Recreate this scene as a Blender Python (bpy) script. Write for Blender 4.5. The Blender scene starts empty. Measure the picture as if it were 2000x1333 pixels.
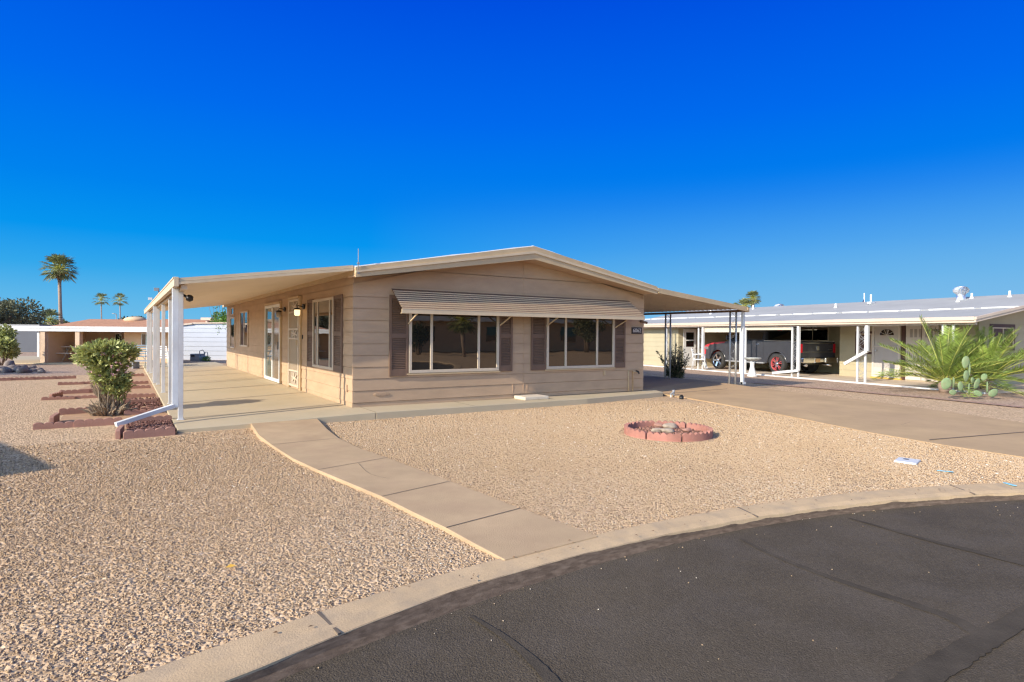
import bpy, bmesh, math, random
import numpy as np
from mathutils import Vector, Matrix
random.seed(7); np.random.seed(7)
PI = math.pi
scene = bpy.context.scene
COL = scene.collection

# ---------------------------------------------------------------- camera
FPX, PITCH, ROLL, YAW = 1169.1, -0.0104, 0.0081, -0.5741
CAM = np.array([-3.386, -10.397, 1.429])
_cy, _sy = math.cos(YAW), math.sin(YAW)
_f = np.array([-_sy, _cy, 0]); _r = np.array([_cy, _sy, 0]); _u = np.array([0, 0, 1.])
FW = _f*math.cos(PITCH)+_u*math.sin(PITCH); _u2 = _u*math.cos(PITCH)-_f*math.sin(PITCH)
RT = _r*math.cos(ROLL)+_u2*math.sin(ROLL); UP = _u2*math.cos(ROLL)-_r*math.sin(ROLL)
cd = bpy.data.cameras.new('camera'); cam = bpy.data.objects.new('camera', cd); COL.objects.link(cam)
cam.matrix_world = Matrix(((RT[0], UP[0], -FW[0], CAM[0]), (RT[1], UP[1], -FW[1], CAM[1]), (RT[2], UP[2], -FW[2], CAM[2]), (0, 0, 0, 1)))
cd.sensor_fit = 'HORIZONTAL'; cd.sensor_width = 36; cd.lens = 36*FPX/2000
cd.clip_start = .05; cd.clip_end = 2000
scene.camera = cam

# ---------------------------------------------------------------- light
SUNV = Vector((1, .15, -.51)).normalized()
EL = math.asin(-SUNV.z)
w = bpy.data.worlds.new('World'); scene.world = w; w.use_nodes = True
nt = w.node_tree; nt.nodes.clear()
sky = nt.nodes.new('ShaderNodeTexSky'); sky.sky_type = 'NISHITA'; sky.sun_disc = False
sky.sun_elevation = EL; sky.sun_rotation = math.atan2(-SUNV.x, -SUNV.y)
sky.air_density = 1.0; sky.dust_density = 0.0; sky.ozone_density = 3.0; sky.altitude = 350
STR, EXPO = 0.11, 0.5
hs = nt.nodes.new('ShaderNodeHueSaturation'); hs.inputs['Saturation'].default_value = .8
bg = nt.nodes.new('ShaderNodeBackground'); bg.inputs[1].default_value = STR
wo = nt.nodes.new('ShaderNodeOutputWorld')
tcw = nt.nodes.new('ShaderNodeTexCoord'); sx = nt.nodes.new('ShaderNodeSeparateXYZ'); nt.links.new(tcw.outputs['Generated'], sx.inputs[0])
rw = nt.nodes.new('ShaderNodeValToRGB'); el_ = rw.color_ramp.elements
SKYC = [(0.0,(120,192,232)),(.05,(92,182,234)),(.09,(52,168,236)),(.14,(6,150,239)),(.21,(0,130,238)),(.33,(0,106,237)),(.50,(0,76,223)),(.62,(6,56,140)),(1,(8,40,95))]
def s2l(c): c = c/255; return c/12.92 if c < .04045 else ((c+.055)/1.055)**2.4
while len(el_) < len(SKYC): el_.new(.5)
for e_, (p_, c_) in zip(el_, SKYC): e_.position = p_; e_.color = (*[s2l(q) for q in c_], 1)
nt.links.new(sx.outputs['Z'], rw.inputs[0])
vm = nt.nodes.new('ShaderNodeVectorMath'); vm.operation = 'SCALE'; vm.inputs['Scale'].default_value = 1/(STR*2**EXPO); an = nt.nodes.new('ShaderNodeVectorMath'); an.operation = 'DOT_PRODUCT'; nt.links.new(tcw.outputs['Generated'], an.inputs[0]); an.inputs[1].default_value = (.991, .137, 0)
am = nt.nodes.new('ShaderNodeMapRange'); am.inputs[1].default_value = .45; am.inputs[2].default_value = 1; am.inputs[3].default_value = 0; am.inputs[4].default_value = .75; nt.links.new(an.outputs['Value'], am.inputs[0])
az = nt.nodes.new('ShaderNodeMapRange'); az.interpolation_type = 'SMOOTHSTEP'; az.inputs[1].default_value = .02; az.inputs[2].default_value = .26; az.inputs[3].default_value = 1; az.inputs[4].default_value = 0; nt.links.new(sx.outputs['Z'], az.inputs[0])
ap = nt.nodes.new('ShaderNodeMath'); ap.operation = 'MULTIPLY'; nt.links.new(am.outputs[0], ap.inputs[0]); nt.links.new(az.outputs[0], ap.inputs[1])
pm = nt.nodes.new('ShaderNodeMix'); pm.data_type = 'RGBA'; nt.links.new(ap.outputs[0], pm.inputs[0]); nt.links.new(rw.outputs[0], pm.inputs[6]); pm.inputs[7].default_value = (s2l(134), s2l(190), s2l(234), 1)
nt.links.new(pm.outputs[2], vm.inputs[0])
# the clear deep blue away from the sun, the texture's sky boosted as added fill light on the sun's side
dt = nt.nodes.new('ShaderNodeVectorMath'); dt.operation = 'DOT_PRODUCT'; nt.links.new(tcw.outputs['Generated'], dt.inputs[0]); dt.inputs[1].default_value = (-SUNV.x, -SUNV.y, -SUNV.z)
mrw = nt.nodes.new('ShaderNodeMapRange'); mrw.interpolation_type = 'SMOOTHSTEP'; mrw.inputs[1].default_value = .22; mrw.inputs[2].default_value = .6; mrw.inputs[3].default_value = 1; mrw.inputs[4].default_value = 0
nt.links.new(dt.outputs['Value'], mrw.inputs[0])
boost = nt.nodes.new('ShaderNodeVectorMath'); boost.operation = 'SCALE'; boost.inputs['Scale'].default_value = 2.7
nt.links.new(hs.outputs[0], boost.inputs[0])
mxw = nt.nodes.new('ShaderNodeMix'); mxw.data_type = 'RGBA'; nt.links.new(mrw.outputs[0], mxw.inputs[0]); nt.links.new(boost.outputs[0], mxw.inputs[6]); nt.links.new(vm.outputs[0], mxw.inputs[7])
nt.links.new(sky.outputs[0], hs.inputs['Color']); nt.links.new(mxw.outputs[2], bg.inputs[0]); nt.links.new(bg.outputs[0], wo.inputs[0])
sd = bpy.data.lights.new('sun', 'SUN'); sd.energy = 4.2; sd.angle = math.radians(.5); sd.color = (1, .89, .73)
so = bpy.data.objects.new('sun', sd); COL.objects.link(so)
so.rotation_euler = SUNV.to_track_quat('-Z', 'Y').to_euler(); so.location = (-20, -2, 12)
scene.view_settings.view_transform = 'Standard'; scene.view_settings.look = 'None'
scene.view_settings.exposure = EXPO; scene.view_settings.gamma = 1
scene.cycles.max_bounces = 8; scene.cycles.diffuse_bounces = 7; scene.cycles.transparent_max_bounces = 8
scene.cycles.use_denoising = True; scene.cycles.denoising_prefilter = 'ACCURATE'; scene.cycles.sample_clamp_indirect = 4; scene.cycles.pixel_filter_type = 'BLACKMAN_HARRIS'; scene.cycles.filter_width = 1.3

# ---------------------------------------------------------------- measuring helpers (pixel of the 2000 px photograph -> point on a real plane)
def ray(x, y): return FW+RT*(x-1000)/FPX-UP*(y-666.5)/FPX
def GZ(x, y, z=0.): d = ray(x, y); return CAM+(z-CAM[2])/d[2]*d
def GY(x, y, yy=0.): d = ray(x, y); return CAM+(yy-CAM[1])/d[1]*d
def GX(x, y, xx=0.): d = ray(x, y); return CAM+(xx-CAM[0])/d[0]*d
def GD(x, y, t): return CAM+t*ray(x, y)
def PX(P): P = np.array(P)-CAM; d = P@FW; return 1000+FPX*(P@RT)/d, 666.5-FPX*(P@UP)/d

# ---------------------------------------------------------------- mesh builder
class MB:
    def __init__(s, T=None):
        s.v = []; s.f = []; s.sm = []; s.T = T; s.rnd = []; s.cur = 0.
    def vert(s, p):
        if s.T: p = s.T(p)
        s.v.append((float(p[0]), float(p[1]), float(p[2]))); return len(s.v)-1
    def face(s, idx, smooth=False, r=None):
        s.f.append(tuple(idx)); s.sm.append(smooth); s.rnd.append(s.cur if r is None else r)
    def poly(s, pts, smooth=False, r=None):
        s.face([s.vert(p) for p in pts], smooth, r); return s
    def box(s, x0, x1, y0, y1, z0, z1):
        i = [s.vert(p) for p in ((x0,y0,z0),(x1,y0,z0),(x1,y1,z0),(x0,y1,z0),(x0,y0,z1),(x1,y0,z1),(x1,y1,z1),(x0,y1,z1))]
        for q in ((0,3,2,1),(4,5,6,7),(0,1,5,4),(1,2,6,5),(2,3,7,6),(3,0,4,7)): s.face([i[k] for k in q])
        return s
    def hexa(s, P):   # 8 points, bottom 4 then top 4
        i = [s.vert(p) for p in P]
        for q in ((0,3,2,1),(4,5,6,7),(0,1,5,4),(1,2,6,5),(2,3,7,6),(3,0,4,7)): s.face([i[k] for k in q])
        return s
    def beam(s, a, b, w, h, up=(0,0,1)):
        a = Vector(a); b = Vector(b); d = (b-a).normalized(); up = Vector(up)
        if abs(d.dot(up)) > .99: up = Vector((1,0,0))
        sd = d.cross(up).normalized(); u = sd.cross(d).normalized()
        P = []
        for c in (a, b):
            for q in ((-1,-1),(1,-1),(1,1),(-1,1)): P.append(c+sd*q[0]*w/2+u*q[1]*h/2)
        return s.hexa(P)
    def tube(s, pts, rad, n=8, caps=True, flat=None):
        pts = [Vector(p) for p in pts]
        if not isinstance(rad, (list, tuple)): rad = [rad]*len(pts)
        rings = []; prev = None
        for i, p in enumerate(pts):
            d = (pts[min(i+1, len(pts)-1)]-pts[max(i-1, 0)]).normalized()
            if prev is None:
                a = Vector((0,0,1)) if abs(d.z) < .9 else Vector((1,0,0)); n1 = d.cross(a).normalized()
            else:
                n1 = prev-d*prev.dot(d)
                n1 = n1.normalized() if n1.length > 1e-6 else d.orthogonal().normalized()
            prev = n1; n2 = d.cross(n1)
            rings.append([s.vert(p+(n1*math.cos(2*PI*k/n)+n2*math.sin(2*PI*k/n))*rad[i]) for k in range(n)])
        for a, b in zip(rings[:-1], rings[1:]):
            for k in range(n): s.face((a[k], a[(k+1)%n], b[(k+1)%n], b[k]), n > 5)
        if caps: s.face(rings[0][::-1]); s.face(rings[-1])
        return s
    def lathe(s, prof, c=(0,0,0), n=20, caps=True):
        rings = [[s.vert((c[0]+r*math.cos(2*PI*k/n), c[1]+r*math.sin(2*PI*k/n), c[2]+z)) for k in range(n)] for r, z in prof]
        for a, b in zip(rings[:-1], rings[1:]):
            for k in range(n): s.face((a[k], a[(k+1)%n], b[(k+1)%n], b[k]), True)
        if caps: s.face(rings[0][::-1]); s.face(rings[-1])
        return s
    def prism(s, poly, lo, hi, axis='z', smooth=False):
        # poly of 2-D points extruded along axis; for 'x' points are (y,z), for 'y' points are (x,z)
        def P(p, t): return {'z': (p[0], p[1], t), 'x': (t, p[0], p[1]), 'y': (p[0], t, p[1])}[axis]
        a = [s.vert(P(p, lo)) for p in poly]; b = [s.vert(P(p, hi)) for p in poly]; n = len(poly)
        s.face(a[::-1]); s.face(b)
        for k in range(n): s.face((a[k], a[(k+1)%n], b[(k+1)%n], b[k]), smooth)
        return s
    def blob(s, c, r, sub=2, amp=.2, M=None, sq=None):
        bm = bmesh.new(); bmesh.ops.create_icosphere(bm, subdivisions=sub, radius=1)
        ph = [random.uniform(0, 6) for _ in range(6)]
        idx = {}
        for v in bm.verts:
            p = v.co.copy()
            k = 1+amp*(math.sin(p.x*2.3+ph[0])*math.cos(p.y*2.1+ph[1])+.6*math.sin(p.z*3.7+ph[2]+p.x*2)+.35*math.sin(p.y*6+ph[3]+p.z*5))
            p = Vector((p.x*r[0]*k, p.y*r[1]*k, p.z*r[2]*k))
            if M: p = M @ p
            idx[v.index] = s.vert((c[0]+p.x, c[1]+p.y, c[2]+p.z))
        for f in bm.faces: s.face([idx[v.index] for v in f.verts], True)
        bm.free(); return s
    def build(s, name, mat, parent=None, recalc=True, bevel=0, loc=None):
        me = bpy.data.meshes.new(name)
        me.from_pydata(s.v, [], s.f); me.validate()
        if len(me.polygons) == len(s.sm):
            me.polygons.foreach_set('use_smooth', s.sm)
            a = me.attributes.new('rnd', 'FLOAT', 'FACE'); a.data.foreach_set('value', s.rnd)
        if recalc:
            bm = bmesh.new(); bm.from_mesh(me); bmesh.ops.recalc_face_normals(bm, faces=bm.faces)
            if bevel: bmesh.ops.bevel(bm, geom=[e for e in bm.edges if e.is_manifold and e.calc_face_angle(0) > .5], offset=bevel, segments=2, affect='EDGES', profile=.5)
            bm.to_mesh(me); bm.free()
        if isinstance(mat, (list, tuple)):
            for m in mat: me.materials.append(m)
        else: me.materials.append(mat)
        o = bpy.data.objects.new(name, me); COL.objects.link(o)
        if parent: o.parent = parent
        if loc is not None: o.location = loc
        return o

def thing(name, label, cat, loc=(0,0,0), rotz=0, group=None):
    o = bpy.data.objects.new(name, None); COL.objects.link(o); o.empty_display_size = .2
    o.location = tuple(float(c) for c in loc); o.rotation_euler = (0, 0, rotz); return tag(o, label, cat, group)
def tag(o, label, cat, group=None, kind=None):
    o['label'] = label; o['category'] = cat
    if group: o['group'] = group
    if kind: o['kind'] = kind
    return o
def struct(o): o['kind'] = 'structure'; return o
def dup(root, loc, label, rotz=None, scale=None, group=None):
    r = root.copy(); COL.objects.link(r); r.location = tuple(float(c) for c in loc); r['label'] = label
    if rotz is not None: r.rotation_euler = (0, 0, rotz)
    if scale: r.scale = scale if isinstance(scale, tuple) else (scale,)*3
    if group: r['group'] = group
    for ch in list(root.children):
        c = ch.copy(); COL.objects.link(c); c.parent = r
        for g in list(ch.children):
            d = g.copy(); COL.objects.link(d); d.parent = c
    return r

# ---------------------------------------------------------------- materials
def nodes(m):
    m.use_nodes = True; return m.node_tree, m.node_tree.nodes['Principled BSDF']
def mat(name, col, rough=.6, var=.12, scale=3., bump=0., bscale=60., metal=0., spec=.5, dirt=None, dscale=1.2, rnd=0., stretch=None, trans=0., damt=.5):
    m = bpy.data.materials.new(name); t, b = nodes(m); L = t.links; N = t.nodes
    b.inputs['Roughness'].default_value = rough; b.inputs['Metallic'].default_value = metal
    b.inputs['Specular IOR Level'].default_value = spec
    tc = N.new('ShaderNodeTexCoord'); src = tc.outputs['Object']
    if stretch:
        mp = N.new('ShaderNodeMapping'); mp.inputs['Scale'].default_value = stretch; L.new(src, mp.inputs[0]); src2 = mp.outputs[0]
    else: src2 = src
    n = N.new('ShaderNodeTexNoise'); n.inputs['Scale'].default_value = scale; n.inputs['Detail'].default_value = 6; n.inputs['Roughness'].default_value = .65
    L.new(src2, n.inputs['Vector'])
    mr = N.new('ShaderNodeMapRange'); mr.inputs[1].default_value = .3; mr.inputs[2].default_value = .7; mr.inputs[3].default_value = 1-var; mr.inputs[4].default_value = 1+var
    L.new(n.outputs['Fac'], mr.inputs[0])
    mx = N.new('ShaderNodeMix'); mx.data_type = 'RGBA'; mx.blend_type = 'MULTIPLY'; mx.inputs[0].default_value = 1
    mx.inputs[6].default_value = (*col, 1); L.new(mr.outputs[0], mx.inputs[7]); out = mx.outputs[2]
    if rnd:
        at = N.new('ShaderNodeAttribute'); at.attribute_name = 'rnd'
        r2 = N.new('ShaderNodeMapRange'); r2.inputs[3].default_value = 1-rnd; r2.inputs[4].default_value = 1+rnd; L.new(at.outputs['Fac'], r2.inputs[0])
        m2 = N.new('ShaderNodeMix'); m2.data_type = 'RGBA'; m2.blend_type = 'MULTIPLY'; m2.inputs[0].default_value = 1
        L.new(out, m2.inputs[6]); L.new(r2.outputs[0], m2.inputs[7]); out = m2.outputs[2]
    if dirt:
        n2 = N.new('ShaderNodeTexNoise'); n2.inputs['Scale'].default_value = dscale; n2.inputs['Detail'].default_value = 8; L.new(src2, n2.inputs['Vector'])
        cr = N.new('ShaderNodeMapRange'); cr.inputs[1].default_value = .45; cr.inputs[2].default_value = .72; cr.inputs[4].default_value = damt; L.new(n2.outputs['Fac'], cr.inputs[0])
        m3 = N.new('ShaderNodeMix'); m3.data_type = 'RGBA'; L.new(cr.outputs[0], m3.inputs[0]); L.new(out, m3.inputs[6]); m3.inputs[7].default_value = (*dirt, 1); out = m3.outputs[2]
    L.new(out, b.inputs['Base Color'])
    if bump:
        n3 = N.new('ShaderNodeTexNoise'); n3.inputs['Scale'].default_value = bscale; n3.inputs['Detail'].default_value = 5; L.new(src2, n3.inputs['Vector'])
        bp = N.new('ShaderNodeBump'); bp.inputs['Strength'].default_value = bump; bp.inputs['Distance'].default_value = .01
        L.new(n3.outputs['Fac'], bp.inputs['Height']); L.new(bp.outputs[0], b.inputs['Normal'])
    if trans:
        tr = N.new('ShaderNodeBsdfTranslucent'); L.new(out, tr.inputs[0])
        ms = N.new('ShaderNodeMixShader'); ms.inputs[0].default_value = trans
        L.new(b.outputs[0], ms.inputs[1]); L.new(tr.outputs[0], ms.inputs[2]); L.new(ms.outputs[0], N['Material Output'].inputs[0])
    return m

def gravel_mat(name, c1, c2, c3, big=.0, cell=42., bump=1., white=None):
    m = bpy.data.materials.new(name); t, b = nodes(m); L = t.links; N = t.nodes
    b.inputs['Roughness'].default_value = .9; b.inputs['Specular IOR Level'].default_value = .2
    tc = N.new('ShaderNodeTexCoord').outputs['Object']
    vo = N.new('ShaderNodeTexVoronoi'); vo.inputs['Scale'].default_value = cell; L.new(tc, vo.inputs['Vector'])
    cr = N.new('ShaderNodeValToRGB'); e = cr.color_ramp.elements
    e[0].position = 0; e[0].color = (*c1, 1); e[1].position = 1; e[1].color = (*c3, 1); k = e.new(.5); k.color = (*c2, 1); k = e.new(.93); k.color = (*c2, 1)
    sp = N.new('ShaderNodeSeparateColor'); L.new(vo.outputs['Color'], sp.inputs[0]); L.new(sp.outputs[0], cr.inputs[0])
    n = N.new('ShaderNodeTexNoise'); n.inputs['Scale'].default_value = .55; n.inputs['Detail'].default_value = 5; L.new(tc, n.inputs['Vector'])
    n2 = N.new('ShaderNodeTexNoise'); n2.inputs['Scale'].default_value = 7; n2.inputs['Detail'].default_value = 8; n2.inputs['Roughness'].default_value = .7; L.new(tc, n2.inputs['Vector'])
    mr = N.new('ShaderNodeMapRange'); mr.inputs[1].default_value = .3; mr.inputs[2].default_value = .7; mr.inputs[3].default_value = .8; mr.inputs[4].default_value = 1.15; L.new(n2.outputs['Fac'], mr.inputs[0])
    mx = N.new('ShaderNodeMix'); mx.data_type = 'RGBA'; mx.blend_type = 'MULTIPLY'; mx.inputs[0].default_value = 1
    L.new(cr.outputs[0], mx.inputs[6]); L.new(mr.outputs[0], mx.inputs[7]); out = mx.outputs[2]
    if white:   # pale, freshly laid patches of stone
        mr2 = N.new('ShaderNodeMapRange'); mr2.inputs[1].default_value = .44; mr2.inputs[2].default_value = .62; mr2.inputs[4].default_value = .5; L.new(n.outputs['Fac'], mr2.inputs[0])
        m2 = N.new('ShaderNodeMix'); m2.data_type = 'RGBA'; L.new(mr2.outputs[0], m2.inputs[0]); L.new(out, m2.inputs[6]); m2.inputs[7].default_value = (*white, 1); out = m2.outputs[2]
    L.new(out, b.inputs['Base Color'])
    bp = N.new('ShaderNodeBump'); bp.inputs['Strength'].default_value = bump; bp.inputs['Distance'].default_value = .012; bp.invert = True
    ad = N.new('ShaderNodeMath'); ad.operation = 'ADD'; L.new(vo.outputs['Distance'], ad.inputs[0])
    n4 = N.new('ShaderNodeTexNoise'); n4.inputs['Scale'].default_value = 16; n4.inputs['Detail'].default_value = 6; L.new(tc, n4.inputs['Vector'])
    L.new(n4.outputs['Fac'], ad.inputs[1]); L.new(ad.outputs[0], bp.inputs['Height']); L.new(bp.outputs[0], b.inputs['Normal'])
    return m

def stone_mat(name, cols):
    m = bpy.data.materials.new(name); t, b = nodes(m); L = t.links; N = t.nodes
    b.inputs['Roughness'].default_value = .9; b.inputs['Specular IOR Level'].default_value = .12
    at = N.new('ShaderNodeAttribute'); at.attribute_name = 'rnd'
    cr = N.new('ShaderNodeValToRGB'); cr.color_ramp.interpolation = 'LINEAR'; e = cr.color_ramp.elements
    e[0].position = 0; e[0].color = (*cols[0], 1); e[1].position = 1; e[1].color = (*cols[-1], 1)
    for i, c in enumerate(cols[1:-1]): k = e.new((i+1)/(len(cols)-1)); k.color = (*c, 1)
    L.new(at.outputs['Fac'], cr.inputs[0]); L.new(cr.outputs[0], b.inputs['Base Color']); return m

def glass_mat(name, col=(.012,.012,.011), ior=1.9, rough=.015):
    m = bpy.data.materials.new(name); t, b = nodes(m)
    b.inputs['Base Color'].default_value = (*col, 1); b.inputs['Roughness'].default_value = rough; b.inputs['IOR'].default_value = ior; b.inputs['Specular Tint'].default_value = (1,.86,.72,1)
    n = t.nodes.new('ShaderNodeTexNoise'); n.inputs['Scale'].default_value = 1.6
    tc = t.nodes.new('ShaderNodeTexCoord'); t.links.new(tc.outputs['Object'], n.inputs['Vector'])
    bp = t.nodes.new('ShaderNodeBump'); bp.inputs['Strength'].default_value = .06; bp.inputs['Distance'].default_value = .02
    t.links.new(n.outputs['Fac'], bp.inputs['Height']); t.links.new(bp.outputs[0], b.inputs['Normal']); return m

M = {}
M['siding'] = mat('beige siding paint', (.50,.342,.212), .7, .09, 2.0, .25, 90, stretch=(1,1,3), dirt=(.41,.28,.175), dscale=1.4, damt=.35, spec=.25)
M['gable'] = M['siding']
M['trim'] = mat('tan trim paint', (.54,.39,.22), .6, .08, 3, .1, 60)
M['trimlight'] = mat('light tan gutter paint', (.64,.49,.31), .5, .07, 3)
M['shutter'] = mat('brown shutter paint', (.17,.10,.062), .6, .12, 4)
M['frame'] = mat('cream window frame', (.60,.49,.36), .45, .05, 4)
M['white'] = mat('white painted metal', (.70,.70,.68), .45, .06, 5, dirt=(.5,.42,.34), dscale=3, damt=.3)
M['whitedoor'] = mat('white door vinyl', (.80,.79,.74), .4, .04, 3)
M['ceiling'] = mat('cream patio soffit', (.74,.62,.47), .6, .05, 1.5, stretch=(1,.3,1))
M['roofwhite'] = mat('white roof coating', (.72,.71,.68), .6, .08, 2, .2, 40)
M['awning'] = mat('tan awning enamel', (.68,.49,.30), .5, .06, 3)
M['carport'] = mat('tan ribbed carport sheet', (.56,.46,.35), .5, .08, 2)
M['post'] = mat('grey galvanised post', (.42,.42,.41), .4, .1, 6, metal=.3)
M['glass'] = glass_mat('dark window glass', ior=2.1)
M['greenrefl'] = glass_mat('door glass with painted green reflection', (.05,.075,.06), 2.0)  # greenish reflection put into the base colour
M['curtain'] = glass_mat('curtained glass', (.16,.115,.075), 1.5, .12)
M['black'] = mat('black metal', (.015,.014,.013), .4, .1, 5)
M['concrete'] = mat('broom finished tan concrete', (.50,.35,.205), .85, .12, 1.6, .35, 140, dirt=(.38,.25,.155), dscale=2.4, damt=.4, spec=.2)
M['concrete_patio'] = mat('patio concrete', (.51,.42,.275), .85, .07, 1.0, .3, 120, dirt=(.50,.40,.27), dscale=1.0, damt=.5, spec=.2)
M['concrete_drive'] = mat('driveway concrete', (.475,.325,.18), .85, .12, 1.1, .3, 120, dirt=(.40,.27,.165), dscale=.7, damt=.4, spec=.2)
M['curb'] = mat('curb concrete', (.57,.405,.235), .85, .1, 5, .25, 110, dirt=(.33,.26,.19), dscale=6, damt=.5, spec=.2)
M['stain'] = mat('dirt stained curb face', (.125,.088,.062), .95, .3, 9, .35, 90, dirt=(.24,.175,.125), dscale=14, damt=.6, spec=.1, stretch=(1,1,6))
M['joint'] = mat('dark control joint', (.16,.12,.085), .95, .2, 8)
M['asphalt'] = mat('worn asphalt', (.094,.072,.047), .82, .22, 1.1, .9, 120, dirt=(.115,.092,.07), dscale=2.5, damt=.6, spec=.2)
def fleck(m, scale, thr, c_, amt):
    t, b = m.node_tree, m.node_tree.nodes['Principled BSDF']; N = t.nodes; L = t.links; old = b.inputs['Base Color'].links[0].from_socket
    tc = N.new('ShaderNodeTexCoord'); v = N.new('ShaderNodeTexVoronoi'); v.inputs['Scale'].default_value = scale; L.new(tc.outputs['Object'], v.inputs['Vector'])
    sp = N.new('ShaderNodeSeparateColor'); L.new(v.outputs['Color'], sp.inputs[0])
    mr = N.new('ShaderNodeMapRange'); mr.inputs[1].default_value = thr; mr.inputs[2].default_value = 1; mr.inputs[4].default_value = amt; L.new(sp.outputs[0], mr.inputs[0])
    mx = N.new('ShaderNodeMix'); mx.data_type = 'RGBA'; L.new(mr.outputs[0], mx.inputs[0]); L.new(old, mx.inputs[6]); mx.inputs[7].default_value = (*c_, 1); L.new(mx.outputs[2], b.inputs['Base Color'])
fleck(M['asphalt'], 130, .55, (.20,.16,.12), .3); fleck(M['asphalt'], 60, .6, (.06,.048,.035), .3)
fleck(M['curb'], 160, .7, (.38,.26,.16), .35); fleck(M['concrete'], 9, .8, (.44,.29,.17), .25)
M['tar'] = mat('crack sealant', (.082,.066,.049), .9, .25, 5, .5, 120, spec=.1)
M['edging'] = mat('terracotta pink concrete edging', (.40,.21,.15), .9, .2, 5, .5, 80, dirt=(.33,.19,.135), dscale=4, damt=.6)
M['ringedge'] = mat('dusty red concrete edging', (.42,.185,.135), .9, .2, 5, .5, 80, dirt=(.30,.15,.11), dscale=6, damt=.6)
M['soil'] = mat('orange brown soil', (.45,.27,.15), .95, .2, 6, .7, 60)
M['lava'] = stone_mat('dark red lava rock', [(.06,.03,.025),(.14,.065,.05),(.2,.1,.08),(.3,.18,.14)])
M['rock'] = mat('tan field rock', (.42,.33,.24), .9, .25, 4, .8, 20, dirt=(.25,.2,.15), dscale=5)
M['darkrock'] = mat('grey brown boulder', (.24,.19,.155), .9, .3, 4, .8, 14, dirt=(.30,.25,.21), dscale=4)
M['bark'] = mat('grey brown bark', (.20,.145,.10), .9, .25, 8, .7, 30)
M['palmbark'] = mat('palm trunk', (.33,.24,.18), .9, .2, 3, .6, 8, stretch=(1,1,4))
M['stem'] = mat('pale woody stems', (.34,.26,.17), .85, .25, 9, .4, 40)
M['leaf'] = mat('oleander leaves', (.40,.42,.14), .5, .2, 3, rnd=.45, trans=.25)
M['leafdark'] = mat('dark shrub leaves', (.06,.075,.03), .55, .25, 3, rnd=.4, trans=.15)
M['treeleaf'] = mat('tree leaves', (.15,.155,.08), .6, .25, 2, rnd=.45, trans=.2)
M['grnleaf'] = mat('bright green tree leaves', (.13,.24,.03), .55, .2, 2, rnd=.4, trans=.3)
M['palmleaf'] = mat('fan palm leaves', (.21,.23,.09), .5, .2, 2, rnd=.4, trans=.15)
M['deadleaf'] = mat('dead palm skirt', (.36,.24,.13), .8, .2, 3, rnd=.3)
M['dateleaf'] = mat('date palm leaflets', (.24,.32,.06), .45, .15, 2, rnd=.75, trans=.15)
M['rachis'] = mat('yellow green frond stem', (.42,.42,.09), .5, .1, 5)
M['cactus'] = mat('grey green cactus pad', (.20,.28,.13), .75, .22, 9, .5, 60, dirt=(.27,.24,.13), dscale=12, damt=.5)
M['flower'] = mat('pink flowers', (.75,.42,.40), .6, .15, 8, rnd=.3)
M['nsiding'] = mat('pale yellow siding', (.44,.385,.25), .65, .06, 1.5)
M['nroof'] = mat('grey white metal roof', (.36,.355,.34), .8, .08, .7, .2, 6, dirt=(.42,.41,.39), dscale=1.2, spec=.2)
M['nfascia'] = mat('peach fascia paint', (.60,.475,.36), .5, .06, 2)
M['brown'] = mat('dark brown trim', (.085,.04,.03), .5, .12, 5)
M['ndoor'] = mat('grey white storm door', (.62,.56,.49), .5, .04, 4)
M['stucco'] = mat('orange tan stucco', (.66,.46,.28), .85, .07, 2, .3, 40)
M['shingle'] = mat('brown shingles', (.42,.21,.12), .9, .18, 6, .5, 12, stretch=(1,1,5))
M['shed'] = mat('white siding board', (.50,.53,.58), .6, .04, 2)
M['grey'] = mat('grey painted metal', (.30,.30,.30), .5, .15, 5)
M['galv'] = mat('shiny galvanised sheet', (.75,.76,.77), .3, .08, 6, metal=.8)
M['pvc'] = mat('white pvc pipe', (.80,.78,.72), .4, .08, 9)
M['truckblack'] = mat('black car paint', (.045,.045,.05), .22, .1, 3, spec=.8)
M['truckred'] = mat('faded red car paint', (.50,.035,.045), .25, .1, 3)
M['tyre'] = mat('tyre rubber', (.035,.033,.030), .8, .15, 6, .4, 60)
M['chrome'] = mat('chrome', (.75,.74,.72), .18, .05, 5, metal=1.)
M['redlens'] = mat('red lamp lens', (.55,.01,.02), .2, .1, 5)
M['redrim'] = mat('red painted rim', (.50,.085,.085), .3, .1, 5)
M['plate'] = mat('licence plate', (.75,.45,.2), .5, .2, 20)
M['bluepaint'] = mat('blue utility marking', (.25,.55,.68), .8, .3, 30)
M['block'] = mat('pale concrete block', (.66,.56,.42), .85, .08, 5, .3, 60)
M['yellowsill'] = mat('yellow painted sill', (.6,.38,.08), .6, .1, 5)
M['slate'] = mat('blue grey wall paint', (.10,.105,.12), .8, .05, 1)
M['aqua'] = mat('aqua window blind', (.16,.42,.33), .5, .05, 2)
M['gravel'] = gravel_mat('tan yard gravel', (.36,.235,.13), (.63,.44,.265), (.77,.58,.38), white=None)
M['stones'] = stone_mat('yard gravel stones', [(.22,.14,.08),(.42,.285,.16),(.48,.33,.19),(.52,.37,.225),(.53,.39,.255),(.54,.425,.30),(.50,.43,.34),(.74,.64,.50)])
M['ngravel'] = gravel_mat('pinkish brown gravel', (.27,.175,.12), (.49,.34,.235), (.66,.50,.37), cell=30.)
M['lamp'] = bpy.data.materials.new('lit warm bulb'); _t, _b = nodes(M['lamp']); _b.inputs['Emission Color'].default_value = (1,.72,.35,1); _b.inputs['Emission Strength'].default_value = 1.3
M['lampglass'] = mat('seeded lantern glass', (.45,.40,.33), .2, .1, 8)
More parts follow.
